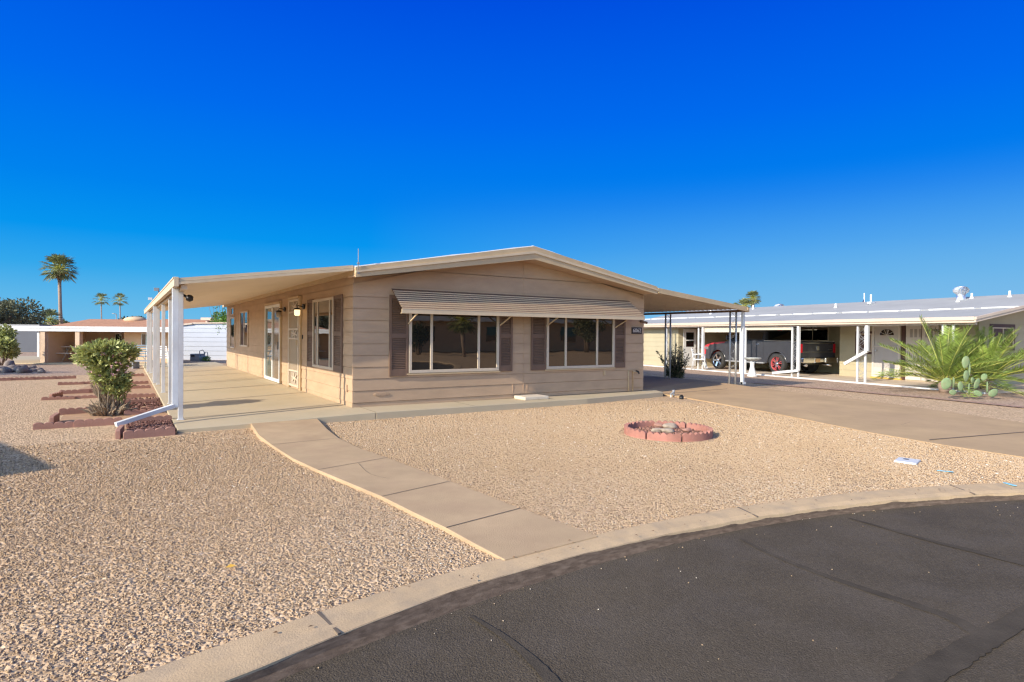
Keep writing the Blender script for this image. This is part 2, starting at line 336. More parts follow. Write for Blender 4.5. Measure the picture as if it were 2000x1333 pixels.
M['sign'] = mat('dark sign plaque', (.035,.022,.018), .5, .1, 8)
M['digits'] = mat('pale sign digits', (.62,.55,.48), .5, .05, 8)
M['navy'] = mat('navy flag cloth', (.03,.045,.16), .7, .1, 8)

# ================================================================ GROUND AND SETTING
CC = (-.7, -18.)
def ringpt(r, a): return (CC[0]+r*math.sin(a), CC[1]+r*math.cos(a))
def annulus(mb, r0, z0, r1, z1, n=160, a0=-PI, a1=PI):
    for k in range(n):
        a = a0+(a1-a0)*k/n; b = a0+(a1-a0)*(k+1)/n
        mb.poly([(*ringpt(r0, a), z0), (*ringpt(r0, b), z0), (*ringpt(r1, b), z1), (*ringpt(r1, a), z1)], True)
g = MB()
for r0, r1 in ((10.80, 14), (14, 20), (20, 35), (35, 70), (70, 160), (160, 900)): annulus(g, r0, 0, r1, 0)
for r0, r1 in ((0, 9), (9, 10.95)): annulus(g, r0, -.16, r1, -.16)
struct(g.build('ground', M['gravel']))
def rS(a): d_ = math.degrees(a); return 10.645-.075*min(1, max(0, (-6-d_)/6))       # edge of the clean concrete top
def rA(a): d_ = math.degrees(a); return min(10.585+.0050*max(-22, min(30, d_)), rS(a)-.022)            # edge of the asphalt
def rB(a): d_ = math.degrees(a); return 10.832+.0030*max(0, min(30, d_))              # back of the kerb
N_ = 1500
def strip(mb, f0, z0, f1, z1, smooth=True):
    I = [(mb.vert((*ringpt(f0(-PI+2*PI*k/N_), -PI+2*PI*k/N_), z0)), mb.vert((*ringpt(f1(-PI+2*PI*k/N_), -PI+2*PI*k/N_), z1))) for k in range(N_)]
    for k in range(N_): p, q = I[k], I[(k+1)%N_]; mb.face((p[0], q[0], q[1], p[1]), smooth)
c = MB(); strip(c, lambda a: rS(a)-.004, -.05, rS, -.014); strip(c, rS, -.014, lambda a: rS(a)+.06, .002); strip(c, lambda a: rS(a)+.06, .002, rB, .012); strip(c, rB, .012, lambda a: rB(a)+.003, -.03)
struct(c.build('curb', M['curb']))
def wob(t): return .006*math.sin(t*61)+.005*math.sin(t*143+1)+.003*math.sin(t*291+2)
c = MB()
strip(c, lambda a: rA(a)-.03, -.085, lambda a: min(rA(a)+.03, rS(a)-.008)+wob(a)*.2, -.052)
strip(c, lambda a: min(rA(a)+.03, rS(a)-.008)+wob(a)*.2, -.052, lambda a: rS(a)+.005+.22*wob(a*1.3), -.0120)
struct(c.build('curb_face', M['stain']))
r = MB(); 
for r0_, r1_ in ((.01, 5), (5, 10.2)): strip(r, lambda a: r0_, -.07, lambda a: r1_, -.07)
def wb2(t): return .005*math.sin(t*97+3)+.006*math.sin(t*263)+.005*math.sin(t*611+2)
strip(r, lambda a: 10.2, -.07, lambda a: rA(a)+wb2(a), -.072); strip(r, lambda a: rA(a)+wb2(a), -.072, lambda a: rA(a)+wb2(a)-.008, -.1)
road = struct(r.build('road', M['asphalt'], recalc=False))
# curb joints
j = MB()
for ang in (-9.9, 8.4, 21.5, -30, 34):
    a = math.radians(ang); p0 = ringpt(rS(a), a); p1 = ringpt(rB(a), a)
    j.beam((*p0, -.008), (*p1, .0125), .016, .008)
struct(j.build('curb_joint', M['joint']))
# crack sealant bands
def ribbon(pts, w, z, m, name, jit=.10, sub=14):
    mb = MB(); P = [Vector((p[0], p[1])) for p in pts]; L = []
    for i in range(len(P)-1):
        p0 = P[max(i-1, 0)]; p1 = P[i]; p2 = P[i+1]; p3 = P[min(i+2, len(P)-1)]
        for k in range(sub):
            t = k/sub; L.append(.5*((2*p1)+(p2-p0)*t+(2*p0-5*p1+4*p2-p3)*t*t+(3*p1-p0-3*p2+p3)*t**3))
    L.append(P[-1]); W = w if isinstance(w, (list, tuple)) else [w, w]
    ids = []
    for i, p in enumerate(L):
        d = (L[min(i+1, len(L)-1)]-L[max(i-1, 0)]).normalized(); n = Vector((-d.y, d.x)); t = i/(len(L)-1)
        ww = W[0]+(W[-1]-W[0])*t
        a = p+n*ww/2*(1+jit*random.uniform(-1, 1)); b = p-n*ww/2*(1+jit*random.uniform(-1, 1))
        ids.append((mb.vert((a.x, a.y, z)), mb.vert((b.x, b.y, z))))
    for a, b in zip(ids[:-1], ids[1:]): mb.face((a[0], b[0], b[1], a[1]))
    return mb.build(name, m, recalc=False)
def gp(l, z): return [GZ(x, y, z)[:2] for x, y in l]
for iz, (l, w_) in enumerate((([(1446,1052),(1505,1082),(1595,1118),(1685,1149),(1775,1178),(1865,1210),(1935,1255)], [.03,.10]),
              ([(1658,1012),(1730,1032),(1820,1057),(1910,1079),(2050,1115)], [.025,.09]),
              ([(1700,1400),(1800,1325),(1900,1262),(1950,1235),(2060,1170)], [.15,.11]),
              ([(918,1203),(1001,1257),(1080,1333),(1120,1400)], [.02,.09]))):
    struct(ribbon(gp(l, -.066), w_, -.0665+.0012*iz, M['tar'], 'crack_sealant'))

# concrete: patio slab, front strip, path, driveway
def slab(name, top, m, thick=.13):
    mb = MB(); a = [mb.vert(p) for p in top]; b = [mb.vert((p[0], p[1], p[2]-thick)) for p in top]; n = len(top)
    mb.face(a); mb.face(b[::-1])
    for k in range(n): mb.face((a[k], b[k], b[(k+1)%n], a[(k+1)%n]))
    return struct(mb.build(name, m, bevel=.008))
def zs(x): return .12+.026*min(0, x)     # the patio drains outward
slab('patio_slab', [(-2.76,-.74,zs(-2.76)), (.12,-.82,.12), (.12,.02,.12), (0,.02,.12), (0,19,.12), (-2.76,19,zs(-2.76))], M['concrete_patio'])
slab('front_walk', [(.128,-.82,.117), (4.7,-.80,.112), (7.25,-.52,.108), (7.6,.1,.1), (7.1,.1,.11), (.128,.1,.117)], M['concrete_patio'])
j = MB()
for y in (.44, .50): j.poly([(-2.755,y,zs(-2.755)+.004),(-.02,y,.124),(-.02,y+.012,.124),(-2.755,y+.012,zs(-2.755)+.004)])
for y in (5.45, 10.45, 15.4): j.poly([(-2.755,y,zs(-2.755)+.004),(-.02,y,.124),(-.02,y+.018,.124),(-2.755,y+.018,zs(-2.755)+.004)])
for x, y in ((.124,-.815),(2.0,-.81),(4.0,-.8)): j.poly([(x,y,.1205-.002*x),(x+.012,y,.1205-.002*x),(x+.012,.0,.1205-.002*x),(x,.0,.1205-.002*x)])
struct(j.build('slab_joint', M['joint'], recalc=False))
Lp = [(487,830),(505,850),(530,869),(572,896),(620,918),(680,943),(745,970),(805,1000),(870,1031),(930,1064),(985,1093)]
Rp = [(620,819),(640,839),(662,856),(706,877),(757,894),(818,917),(880,940),(948,966),(1016,993),(1092,1020),(1168,1047)]
n = len(Lp); zz = [.072, .05]+[.032]*7+[.026, .018]
LL = [GZ(x, y, z) for (x, y), z in zip(Lp, zz)]; RR = [GZ(x, y, z) for (x, y), z in zip(Rp, zz)]
LL[0] = np.array([-1.80,-.75,.072]); RR[0] = np.array([-.82,-.75,.078])
mb = MB(); A = [mb.vert(p) for p in LL]; B = [mb.vert(p) for p in RR]; A2 = [mb.vert((p[0], p[1], -.05)) for p in LL]; B2 = [mb.vert((p[0], p[1], -.05)) for p in RR]
for k in range(n-1):
    mb.face((A[k], B[k], B[k+1], A[k+1])); mb.face((A[k], A[k+1], A2[k+1], A2[k])); mb.face((B[k], B2[k], B2[k+1], B[k+1]))
mb.face((A[0], A2[0], B2[0], B[0])); mb.face((A[-1], B[-1], B2[-1], A2[-1])); mb.face(A2+B2[::-1])
struct(mb.build('path', M['concrete'], bevel=.006))
j = MB()
for k in (2, 4, 6, 8):
    a, b = LL[k], RR[k]; d = np.array([0, -.010, 0])
    j.poly([a+[0,0,.004], b+[0,0,.004], b+d+[0,0,.004], a+d+[0,0,.004]])
struct(j.build('path_joint', M['joint'], recalc=False))
drv_near = [GZ(1285,768,.045), GZ(1340,777,.022), GZ(1500,805,.015), GZ(1700,845,.014), GZ(1860,872,.013), GZ(2000,893,.015), GZ(2200,935,.01)]
drv_far = [np.array([10.75,1.2,.15]), GZ(1440,752,.15), GZ(1500,760,.12), GZ(1565,768,.09), GZ(1700,783,.06), GZ(2000,826,.02), GZ(2300,875,.01)]
mb = MB()
top = [(7.1,.1,.105)]+[tuple(p) for p in drv_near]+[tuple(p) for p in drv_far[::-1]]+[(10.9,14,.13),(7.1,14,.12)]
A = [mb.vert(p) for p in drv_near]; B = [mb.vert(p) for p in drv_far]
for k in range(len(A)-1): mb.face((A[k], A[k+1], B[k+1], B[k]))
q = [mb.vert(p) for p in ((7.1,.12,.105),(7.1,14,.12),(10.9,14,.13))]
mb.face((A[0], B[0], q[2], q[1], q[0]))
bd = [q[0]]+A+B[::-1]+[q[2]]
lo = [mb.vert((mb.v[i][0], mb.v[i][1], -.06)) for i in bd]
for k in range(len(bd)-1): mb.face((bd[k], lo[k], lo[k+1], bd[k+1]))
struct(mb.build('driveway', M['concrete_drive'], recalc=False))
j = MB()
a, b = GZ(1700,845,.03), GZ(1800,797,.05)
j.beam(GZ(1295,770,.1)+[0,0,.003], GZ(1420,760,.14)+[0,0,.003], .014, .006)
j.beam(GZ(1815,859,.026), GZ(2075,838,.024), .014, .006)
struct(j.build('driveway_joint', M['joint']))

for l in (([(1500,790),(1560,797),(1600,812),(1680,822)], .035), ([(700,905),(722,925),(760,935)], .037), ([(1760,830),(1800,822),(1870,835)], .032)):
    struct(ribbon(gp(l[0], l[1]), [.004,.003], l[1], M['joint'], 'hairline_crack', .5))
# neighbour ground beyond the pink kerb strip
bnd = [(13.3,14),(13.0,6),(12.85,1),(12.72,-.6),(12.78,-1.4),(12.6,-3.0),(12.6,-3.9),(12.2,-5.8),(11.9,-7.6),(11.6,-9)]
mb = MB(); a = [mb.vert((x, y, .004)) for x, y in bnd]; b = [mb.vert((60, y*1.6, .004)) for x, y in bnd]
for k in range(len(a)-1): mb.face((a[k], a[k+1], b[k+1], b[k]))
struct(mb.build('neighbour_yard_gravel', M['ngravel'], recalc=False))
mb = MB()
mb.poly([(-40,13,.004),(-3.2,13.6,.004),(-2.8,19.2,.004),(12,19.2,.004),(30,60,.004),(-60,60,.004)])
struct(mb.build('rear_yard_gravel', M['ngravel'], recalc=False))
st = ribbon([(x-.06, y) for x, y in bnd[2:]], .13, .03, M['edging'], 'kerb_strip', .08, 8); struct(st)

# scattered gravel stones near the camera
def gravel_stones():
    rng = np.random.default_rng(3)
    n = 520000
    t = rng.random(n)**.66; rr = 2.2+t*11.3
    ang = rng.uniform(-math.radians(43), math.radians(43), n)-math.radians(0)
    fx, fy = math.sin(-YAW), math.cos(-YAW)
    px = CAM[0]+rr*(fx*np.cos(ang)+fy*np.sin(ang)); py = CAM[1]+rr*(fy*np.cos(ang)-fx*np.sin(ang))
    d = np.hypot(px-CC[0], py-CC[1]); ok = d > 10.845+.003*np.clip(np.degrees(np.arctan2(px-CC[0], py-CC[1])), 0, 30)
    ok &= py < -.86
    # keep off the path
    ys = np.array([p[1] for p in LL])[::-1]; xl = np.array([p[0] for p in LL])[::-1]; ysr = np.array([p[1] for p in RR])[::-1]; xr = np.array([p[0] for p in RR])[::-1]
    on = (px > np.interp(py, ys, xl)-.005) & (px < np.interp(py, ysr, xr)+.005); ok &= ~on
    yd = np.array([p[1] for p in drv_near])[::-1]; xd = np.array([p[0] for p in drv_near])[::-1]
    ok &= px < np.interp(py, yd, xd)-.01
    ok &= np.hypot(px-3.25, py+4.33) > .70
    ok &= ~((px > -3.6) & (px < -2.7) & (py > -1.05))
    far = np.clip((d-10.84-2.4)/3.5, 0, 1)*(px < -1.2); ok &= rng.random(n) > .72*far
    ok &= rng.random(n) > .8*np.clip((rr-9.5)/4, 0, 1)
    pt = np.sin(px*1.7+np.sin(py*1.3)*1.5)*np.sin(py*2.1+np.sin(px*.9)*2); ok &= rng.random(n) > .55*np.clip(pt-.25, 0, 1)
    px, py = px[ok], py[ok]; n = len(px)
    dist = np.hypot(px-CAM[0], py-CAM[1])
    # templates
    T = []
    for s_ in range(6):
        bm = bmesh.new(); bmesh.ops.create_icosphere(bm, subdivisions=1, radius=1)
        V = np.array([v.co[:] for v in bm.verts]); F = np.array([[v.index for v in f.verts] for f in bm.faces]); bm.free()
        V = V*(1+rng.uniform(-.28, .28, (len(V), 1))); T.append(V)
    size = (.0040+.0052*rng.random(n)**3)*(1+.4*(rng.random(n) < .04))*np.clip(dist/6, .85, 1.6)
    sc = np.stack([size*rng.uniform(.8, 1.3, n), size*rng.uniform(.75, 1.15, n), size*rng.uniform(.38, .65, n)], 1)
    rz = rng.uniform(0, 2*PI, n); tl = rng.normal(0, .35, n)
    nv, nf = 12, 20
    tid = rng.integers(0, 6, n); TV = np.stack(T)[tid]*sc[:, None, :]
    ct, s_t = np.cos(tl)[:, None], np.sin(tl)[:, None]
    y_ = TV[:, :, 1]*ct-TV[:, :, 2]*s_t; z_ = TV[:, :, 1]*s_t+TV[:, :, 2]*ct; x_ = TV[:, :, 0]
    cz, sz = np.cos(rz)[:, None], np.sin(rz)[:, None]
    X = x_*cz-y_*sz+px[:, None]; Y = x_*sz+y_*cz+py[:, None]; Z_ = z_+(sc[:, 2]*.45+.002)[:, None]
    V = np.stack([X, Y, Z_], 2).reshape(-1, 3); Fa = (F[None]+(np.arange(n)*nv)[:, None, None]).reshape(-1, 3)
    me = bpy.data.meshes.new('gravel'); me.vertices.add(len(V)); me.vertices.foreach_set('co', V.ravel().astype(np.float32))
    me.loops.add(Fa.size); me.loops.foreach_set('vertex_index', Fa.ravel().astype(np.int32))
    me.polygons.add(len(Fa)); me.polygons.foreach_set('loop_start', (np.arange(len(Fa))*3).astype(np.int32)); me.polygons.foreach_set('loop_total', np.full(len(Fa), 3, np.int32))
    me.update(calc_edges=True)
    # paler, greyer stone along the kerb and the path, golden stone further into the yard
    dk_ = d[ok]-10.84; pathx = np.interp(py, ys, xl); left = px < pathx
    pale = np.where(left, np.exp(-(dk_/1.3)**2)*np.clip((px+4.2)/1.6, .15, 1)+.7*np.exp(-((pathx-px)/.7)**2)*np.clip((-3.6-py)/1.5, 0, 1), .42+.45*np.exp(-(dk_/1.1)**2))
    pale = np.clip(pale*(1+.35*np.sin(px*2.3+1)*np.sin(py*2.9)), 0, 1)
    pale = pale*.8; rv = np.clip(rng.normal(.30, .12, n)*(1-pale)+rng.normal(.62, .17, n)*pale, 0, 1); rv[rng.random(n) < .012] = 1; rv[rng.random(n) < .03] = .02
    at = me.attributes.new('rnd', 'FLOAT', 'FACE'); at.data.foreach_set('value', np.repeat(rv, nf).astype(np.float32))
    me.materials.append(M['stones'])
    o = bpy.data.objects.new('gravel', me); COL.objects.link(o); tag(o, 'loose tan and white gravel stones covering the front yard', 'gravel', kind='stuff')
gravel_stones()
def pebble_bed(name, pts_fn, n, s0, s1, m, label, zb=.0, cat='gravel'):
    mb = MB()
    for _ in range(n):
        x, y = pts_fn(); s = random.uniform(s0, s1); mb.cur = random.random()
        mb.blob((x, y, zb+s*.4), (s*random.uniform(.8,1.3), s*random.uniform(.7,1.1), s*.7), 1, .25, Matrix.Rotation(random.uniform(0, 6), 3, 'Z'))
    o = mb.build(name, m, recalc=False); tag(o, label, cat, kind='stuff'); return o

# ================================================================ SHARED BUILDERS
def siding(mb, a0, a1, z0, z1, lap=.21, d=.013, zr=None, s0=None):
    """lap boards in local (a, out, z); zr(a) clips the top under a sloping roof (symmetric gable given as function)"""
    z = z0 if s0 is None else s0
    if z > z0: mb.poly([(a0, 0, z0), (a1, 0, z0), (a1, 0, z-.006), (a0, 0, z-.006)])
    while z < z1-1e-4:
        t = min(z+lap, z1); e = .006 if t < z1-1e-4 else 0
        mb.poly([(a0, d, z), (a1, d, z), (a1, .002, t-e), (a0, .002, t-e)]); mb.poly([(a0, -.018, z+.010), (a1, -.018, z+.010), (a1, d, z), (a0, d, z)])
        mb.poly([(a0, -.018, z-.006), (a1, -.018, z-.006), (a1, -.018, z+.010), (a0, -.018, z+.010)]); mb.poly([(a0, -.018, z-.006), (a1, -.018, z-.006), (a1, .002, z-.006), (a0, .002, z-.006)])
        for a in (a0, a1): mb.poly([(a, -.018, z), (a, d, z), (a, .002, t-e), (a, -.018, t)])
        z = t
def window(parent, T, a0, a1, z0, z1, mull=(), fw=.05, out=.045, gm='glass', fm='frame', sash=True, panes=None, rail=None):
    f = MB(T)
    f.box(a0, a1, .012, out, z0, z0+fw); f.box(a0, a1, .012, out, z1-fw, z1)
    f.box(a0, a0+fw, .012, out, z0+fw, z1-fw); f.box(a1-fw, a1, .012, out, z0+fw, z1-fw)
    for m_ in mull: f.box(m_-fw*.45, m_+fw*.45, .012, out-.006, z0+fw, z1-fw)
    if rail: f.box(a0+fw, a1-fw, .012, out-.008, rail-.015, rail+.015)
    fo = f.build('window_frame', M[fm], parent, bevel=.003)
    ed = [a0+fw]+list(mull)+[a1-fw]
    for i in range(len(ed)-1):
        p = MB(T); p.box(ed[i]+(.0 if i == 0 else fw*.45), ed[i+1]-(.0 if i == len(ed)-2 else fw*.45), .018, .0245, z0+fw, z1-fw)
        p.build('pane', M[(panes[i] if panes else gm)], fo)
    return fo
def shutter(parent, T, a0, a1, z0, z1, out=.04, o0=.012):
    f = MB(T); r = .045 if a1-a0 > .3 else .035; zm = z0+(z1-z0)*.47
    f.box(a0, a0+r, o0, out, z0, z1); f.box(a1-r, a1, o0, out, z0, z1)
    for b, t in ((z0, z0+.12), (zm, zm+.08), (z1-.07, z1)): f.box(a0+r, a1-r, o0, out-.003, b, t)
    fo = f.build('shutter', M['shutter'], parent, bevel=.003)
    s = MB(T)
    for b, t in ((z0+.12, zm), (zm+.08, z1-.07)):
        n = int((t-b)/.032)
        for k in range(n):
            z = b+(t-b)*k/n
            s.hexa([(a0+r,o0,z+.016),(a1-r,o0,z+.016),(a1-r,out-.008,z),(a0+r,out-.008,z),(a0+r,o0,z+.024),(a1-r,o0,z+.024),(a1-r,out-.008,z+.008),(a0+r,out-.008,z+.008)])
        s.box(a0+r, a1-r, .0135, .016, b, t)
    s.build('louvre_panel', M['shutter'], fo)
    return fo

# ================================================================ MAIN HOUSE
W_, L_ = 7.1, 15.6
house = thing('mobile_home', 'beige lap sided single storey home with low gable roof, brown shutters and slatted window awning', 'house', (3.55, 7.8, 0))
def HL(p): return (p[0]-3.55, p[1]-7.8, p[2])
TF = lambda p: HL((p[0], -p[1], p[2]))            # front wall: a = x
TL = lambda p: HL((-p[1], p[0], p[2]))            # left wall: a = y
TR = lambda p: HL((W_+p[1], p[0], p[2]))
TB = lambda p: HL((p[0], L_+p[1], p[2]))
def zbot(x): return 2.955-.157*abs(x-3.55)
def ztop(x): return 3.225-.182*abs(x-3.55)
# front wall
mb = MB(TF); siding(mb, -.012, W_+.012, .115, 2.30, s0=.20)
z = 2.30
for t in (2.62, 3.0):
    def ext(zz): return min(3.55+.02, (2.975-zz)/.157) if zz > 2.40 else 3.562
    mb.poly([(3.55-ext(z), .013, z), (3.55+ext(z), .013, z), (3.55+max(ext(t), .01), .001, min(t-.010, 2.98)), (3.55-max(ext(t), .01), .001, min(t-.010, 2.98))])
    mb.box(3.55-ext(z)+.03, 3.55+ext(z)-.03, .0135, .0145, z-.004, z+.003) if False else None
    mb.poly([(3.55-ext(z), 0, z+.012), (3.55+ext(z), 0, z+.012), (3.55+ext(z), .013, z), (3.55-ext(z), .013, z)])
    z = t
mb.poly([(-.01, -.03, 2.3), (7.11, -.03, 2.3), (7.11, -.03, 2.41), (3.55, -.03, 2.965), (-.01, -.03, 2.41)])
# seams between boards
for x, z0, z1 in ((3.62,.2,2.3),(3.36,.2,.41),(3.72,.2,.41),(3.6,2.33,2.9)): mb.box(x, x+.005, .0, .0145, z0, z1)
# corner seams
mb.build('front_wall', M['siding'], house, recalc=False)
mb = MB(TL); siding(mb, .0, L_, .115, 2.46, s0=.20); mb.build('side_wall', M['siding'], house, recalc=False)
mb = MB(TR); siding(mb, .0, L_, .10, 2.46, s0=.20); mb.build('side_wall', M['siding'], house, recalc=False)
mb = MB(TB); mb.box(.0, W_, -.05, -.0, .1, 2.42); mb.build('rear_wall', M['siding'], house)
# base board in front
# roof body
OH = .47
mb = MB(HL)
for s in (0, 1):
    x0, x1 = (-.11, 3.55) if s == 0 else (3.55, 7.06)
    for y0, y1 in ((-.455, L_+.4),):
        mb.hexa([(x0,y0,zbot(x0)+.05),(x1,y0,zbot(x1)+.05),(x1,y1,zbot(x1)+.05),(x0,y1,zbot(x0)+.05),(x0,y0,ztop(x0)-.012),(x1,y0,ztop(x1)-.012),(x1,y1,ztop(x1)-.012),(x0,y1,ztop(x0)-.012)])
roof = mb.build('roof', M['trim'], house)
mb = MB(HL)
for x0, x1 in ((-.10, 3.55), (3.55, 7.05)):
    n = 8
    for k in range(n):
        a = x0+(x1-x0)*k/n; b = x0+(x1-x0)*(k+1)/n
        mb.hexa([(a,-.440,ztop(a)-.01),(b,-.440,ztop(b)-.01),(b,L_+.4,ztop(b)-.01),(a,L_+.4,ztop(a)-.01),(a,-.430,ztop(a)+.014+.006*math.sin(k*2.1)),(b,-.430,ztop(b)+.014+.006*math.sin(k*2.1+2.1)),(b,L_+.4,ztop(b)+.02),(a,L_+.4,ztop(a)+.02)])
# raised white coated ribs further back
for x0, x1 in ((-.1, 3.55), (3.55, 7.0)):
    mb.hexa([(x0,.9,ztop(x0)-.01),(x1,.9,ztop(x1)-.01),(x1,L_,ztop(x1)-.01),(x0,L_,ztop(x0)-.01),(x0,1.0,ztop(x0)+.028),(x1,1.0,ztop(x1)+.028),(x1,L_,ztop(x1)+.028),(x0,L_,ztop(x0)+.028)])
mb.blob((.12,1.3,ztop(.12)), (.32,.9,.10), 2, .1)
mb.build('roof_coating', M['roofwhite'], roof)
# rake fascia: top band, light gutter line, lower board
def rake(fn0, fn1, y0, y1, name, m, x_lo=-.12, x_hi=7.07):
    mb = MB(HL)
    for x0, x1 in ((x_lo, 3.55), (3.55, x_hi)):
        mb.hexa([(x0,y0,fn0(x0)),(x1,y0,fn0(x1)),(x1,y1,fn0(x1)),(x0,y1,fn0(x0)),(x0,y0,fn1(x0)),(x1,y0,fn1(x1)),(x1,y1,fn1(x1)),(x0,y1,fn1(x0))])
    return mb.build(name, m, roof)
fr = lambda f: (lambda x: zbot(x)+(ztop(x)-zbot(x))*f)
rake(fr(.62), fr(.985), -.475, -.456, 'fascia_board', M['trim'])
rake(fr(.44), fr(.615), -.505, -.456, 'gutter_trim', M['trimlight'])
rake(fr(0), fr(.435), -.482, -.44, 'fascia_board', M['trim'])
mb = MB(HL)
for x0, x1 in ((-.11, 3.55), (3.55, 7.06)):
    mb.hexa([(x0,-.438,zbot(x0)+.02),(x1,-.438,zbot(x1)+.02),(x1,.0,zbot(x1)+.02),(x0,.0,zbot(x0)+.02),(x0,-.438,zbot(x0)+.045),(x1,-.438,zbot(x1)+.045),(x1,.0,zbot(x1)+.045),(x0,.0,zbot(x0)+.045)])
mb.build('soffit', mat('peach soffit paint', (.60,.42,.27), .6, .06, 2), roof)
# antenna rod at the eave
mb = MB(HL); mb.tube([(-.08,-.49,2.45),(-.08,-.49,2.86)], .006, 6); mb.box(-.10,-.06,-.50,-.485,2.6,2.63); mb.box(-.10,-.06,-.50,-.485,2.44,2.47)
mb.build('antenna_rod', M['grey'], roof)
# front windows
window(house, TF, 1.04, 3.0, .70, 2.02, (1.50, 2.53), fw=.055, out=.05)
window(house, TF, 4.20, 6.14, .70, 2.02, (4.72, 5.62), fw=.055, out=.05)
shutter(house, TF, .66, 1.03, .65, 2.14); shutter(house, TF, 3.01, 3.33, .68, 2.14)
shutter(house, TF, 3.80, 4.19, .68, 2.14); shutter(house, TF, 6.15, 6.49, .68, 2.14)
for a_, b_ in ((1.0,3.03),(4.17,6.17)): mb = MB(TF); mb.box(a_, b_, .012, .045, .665, .695); mb.build('window_sill', M['trim'], house)
# slatted awning over both windows
aw = MB(TF); tr_ = MB(TF); nsl = 9; A0, A1 = .70, 6.60
for k in range(nsl):
    o0 = .02+(.52-.02)*k/nsl; o1 = .02+(.52-.02)*(k+1)/nsl; z1 = 2.235-(2.235-1.865)*(k+1)/nsl
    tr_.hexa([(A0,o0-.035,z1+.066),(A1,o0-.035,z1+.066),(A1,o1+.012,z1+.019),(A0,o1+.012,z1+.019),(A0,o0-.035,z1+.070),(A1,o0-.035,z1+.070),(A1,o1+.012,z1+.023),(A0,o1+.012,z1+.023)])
    aw.box(A0, A1, o1+.012, o1+.020, z1+.006, z1+.024)
awo = aw.build('window_awning', M['awning'], house); tr_.build('slat_backs', mat('slat backs with painted shade', (.20,.125,.075), .7, .15, 5), awo)  # backs coloured dark to paint in the shade between the slats
aw = MB(TF); aw.box(A0-.01, A1+.01, .515, .535, 1.79, 1.87); aw.box(A0-.01, A1+.01, .46, .515, 1.79, 1.80); aw.build('awning_valance', M['trimlight'], awo, bevel=.003)
for x in (1.02, 3.02, 4.18, 6.16):
    aw = MB(TF); aw.beam((x,.05,1.62), (x,.46,1.80), .02, .02); aw.build('awning_arm', M['trimlight'], awo)
# side wall openings (left)
window(house, TL, 1.08, 2.58, .72, 2.13, (1.36, 2.22), fw=.05)
shutter(house, TL, .56, 1.07, .70, 2.15); shutter(house, TL, 2.59, 3.05, .70, 2.15)
window(house, TL, 10.6, 12.15, .96, 2.15, (11.4,), fw=.05, fm='frame')
window(house, TL, 13.4, 14.45, .85, 2.0, (), fw=.05); window(house, TL, 13.6, 14.3, 2.08, 2.36, (), fw=.04)
# sliding glass door
d = MB(TL); a0, a1, z0, z1 = 5.75, 7.68, .14, 2.18
d.box(a0,a0+.06,.014,.06,z0,z1); d.box(a1-.06,a1,.014,.06,z0,z1); d.box(a0+.06,a1-.06,.014,.06,z1-.07,z1); d.box(a0+.06,a1-.06,.014,.06,z0,z0+.08); d.box(6.68,6.76,.014,.05,z0+.08,z1-.07)
do = d.build('sliding_door', M['whitedoor'], house, bevel=.004)
p = MB(TL); p.box(a0+.06,6.68,.012,.02,z0+.08,z1-.07); p.build('pane', M['curtain'], do)
p = MB(TL); p.box(6.76,a1-.06,.012,.024,z0+.08,z1-.07); p.build('pane', M['greenrefl'], do)
p = MB(TL); p.box(5.83,5.85,.06,.085,1.0,1.2); p.build('handle', M['black'], do)
p = MB(TL); p.box(5.68,5.745,.012,.05,z0,z1+.06); p.box(7.685,7.73,.012,.05,z0,z1+.06); p.box(5.745,7.685,.012,.07,z1+.005,z1+.06); p.build('door_trim', M['trim'], do)
# ornamental security screen door
a0, a1, z0, z1 = 3.70, 4.72, .17, 2.22
d = MB(TL); d.box(a0,a0+.06,.014,.07,z0,z1); d.box(a1-.06,a1,.014,.07,z0,z1)
for q0, q1 in ((z0,z0+.05),(.52,.56),(1.28,1.32),(1.5,1.54),(1.9,1.94),(z1-.05,z1)): d.box(a0+.06,a1-.06,.014,.06,q0,q1)
do = d.build('security_door', M['frame'], house, bevel=.003)
d = MB(TL)
for k in range(9):
    a = a0+.1+k*(a1-a0-.2)/8; d.box(a-.008,a+.008,.03,.046,.56,1.28); d.box(a-.008,a+.008,.03,.046,1.54,1.9)
d.build('bars', M['frame'], do)
d = MB(TL)
for zc in (.37, 1.41, 2.05):   # leaf and petal motif
    d = MB(TL)
    for k in range(6):
        an = k*PI/3+.3; ce = (4.21+.17*math.cos(an), zc+.06*math.sin(an)); pts = []
        for i in range(10):
            t = 2*PI*i/10; u_ = .13*math.cos(t); v_ = .035*math.sin(t); pts.append((ce[0]+u_*math.cos(an)-v_*math.sin(an), ce[1]+.5*(u_*math.sin(an)+v_*math.cos(an))))
        d.prism([(p_[0], p_[1]) for p_ in pts], .03, .042, 'y')
    d.box(4.12,4.30,.03,.044,zc-.03,zc+.03)
    d.build('ornament', M['frame'], do)
p = MB(TL); p.box(a0+.06,a1-.06,.012,.018,z0+.05,z1-.05); p.build('inner_door', mat('inner door paint', (.38,.31,.23), .5, .05), do)
p = MB(TL); p.box(3.78,3.80,.07,.1,1.15,1.27); p.build('handle', M['trimlight'], do)
p = MB(TL); p.box(3.62,3.695,.012,.05,.12,z1+.06); p.box(4.725,4.79,.012,.05,.12,z1+.06); p.box(3.695,4.725,.012,.075,z1+.005,z1+.06); p.build('door_trim', M['trim'], do)
p = MB(TL); p.box(3.50,3.54,.012,.03,1.3,1.39); p.build('doorbell', M['black'], house)
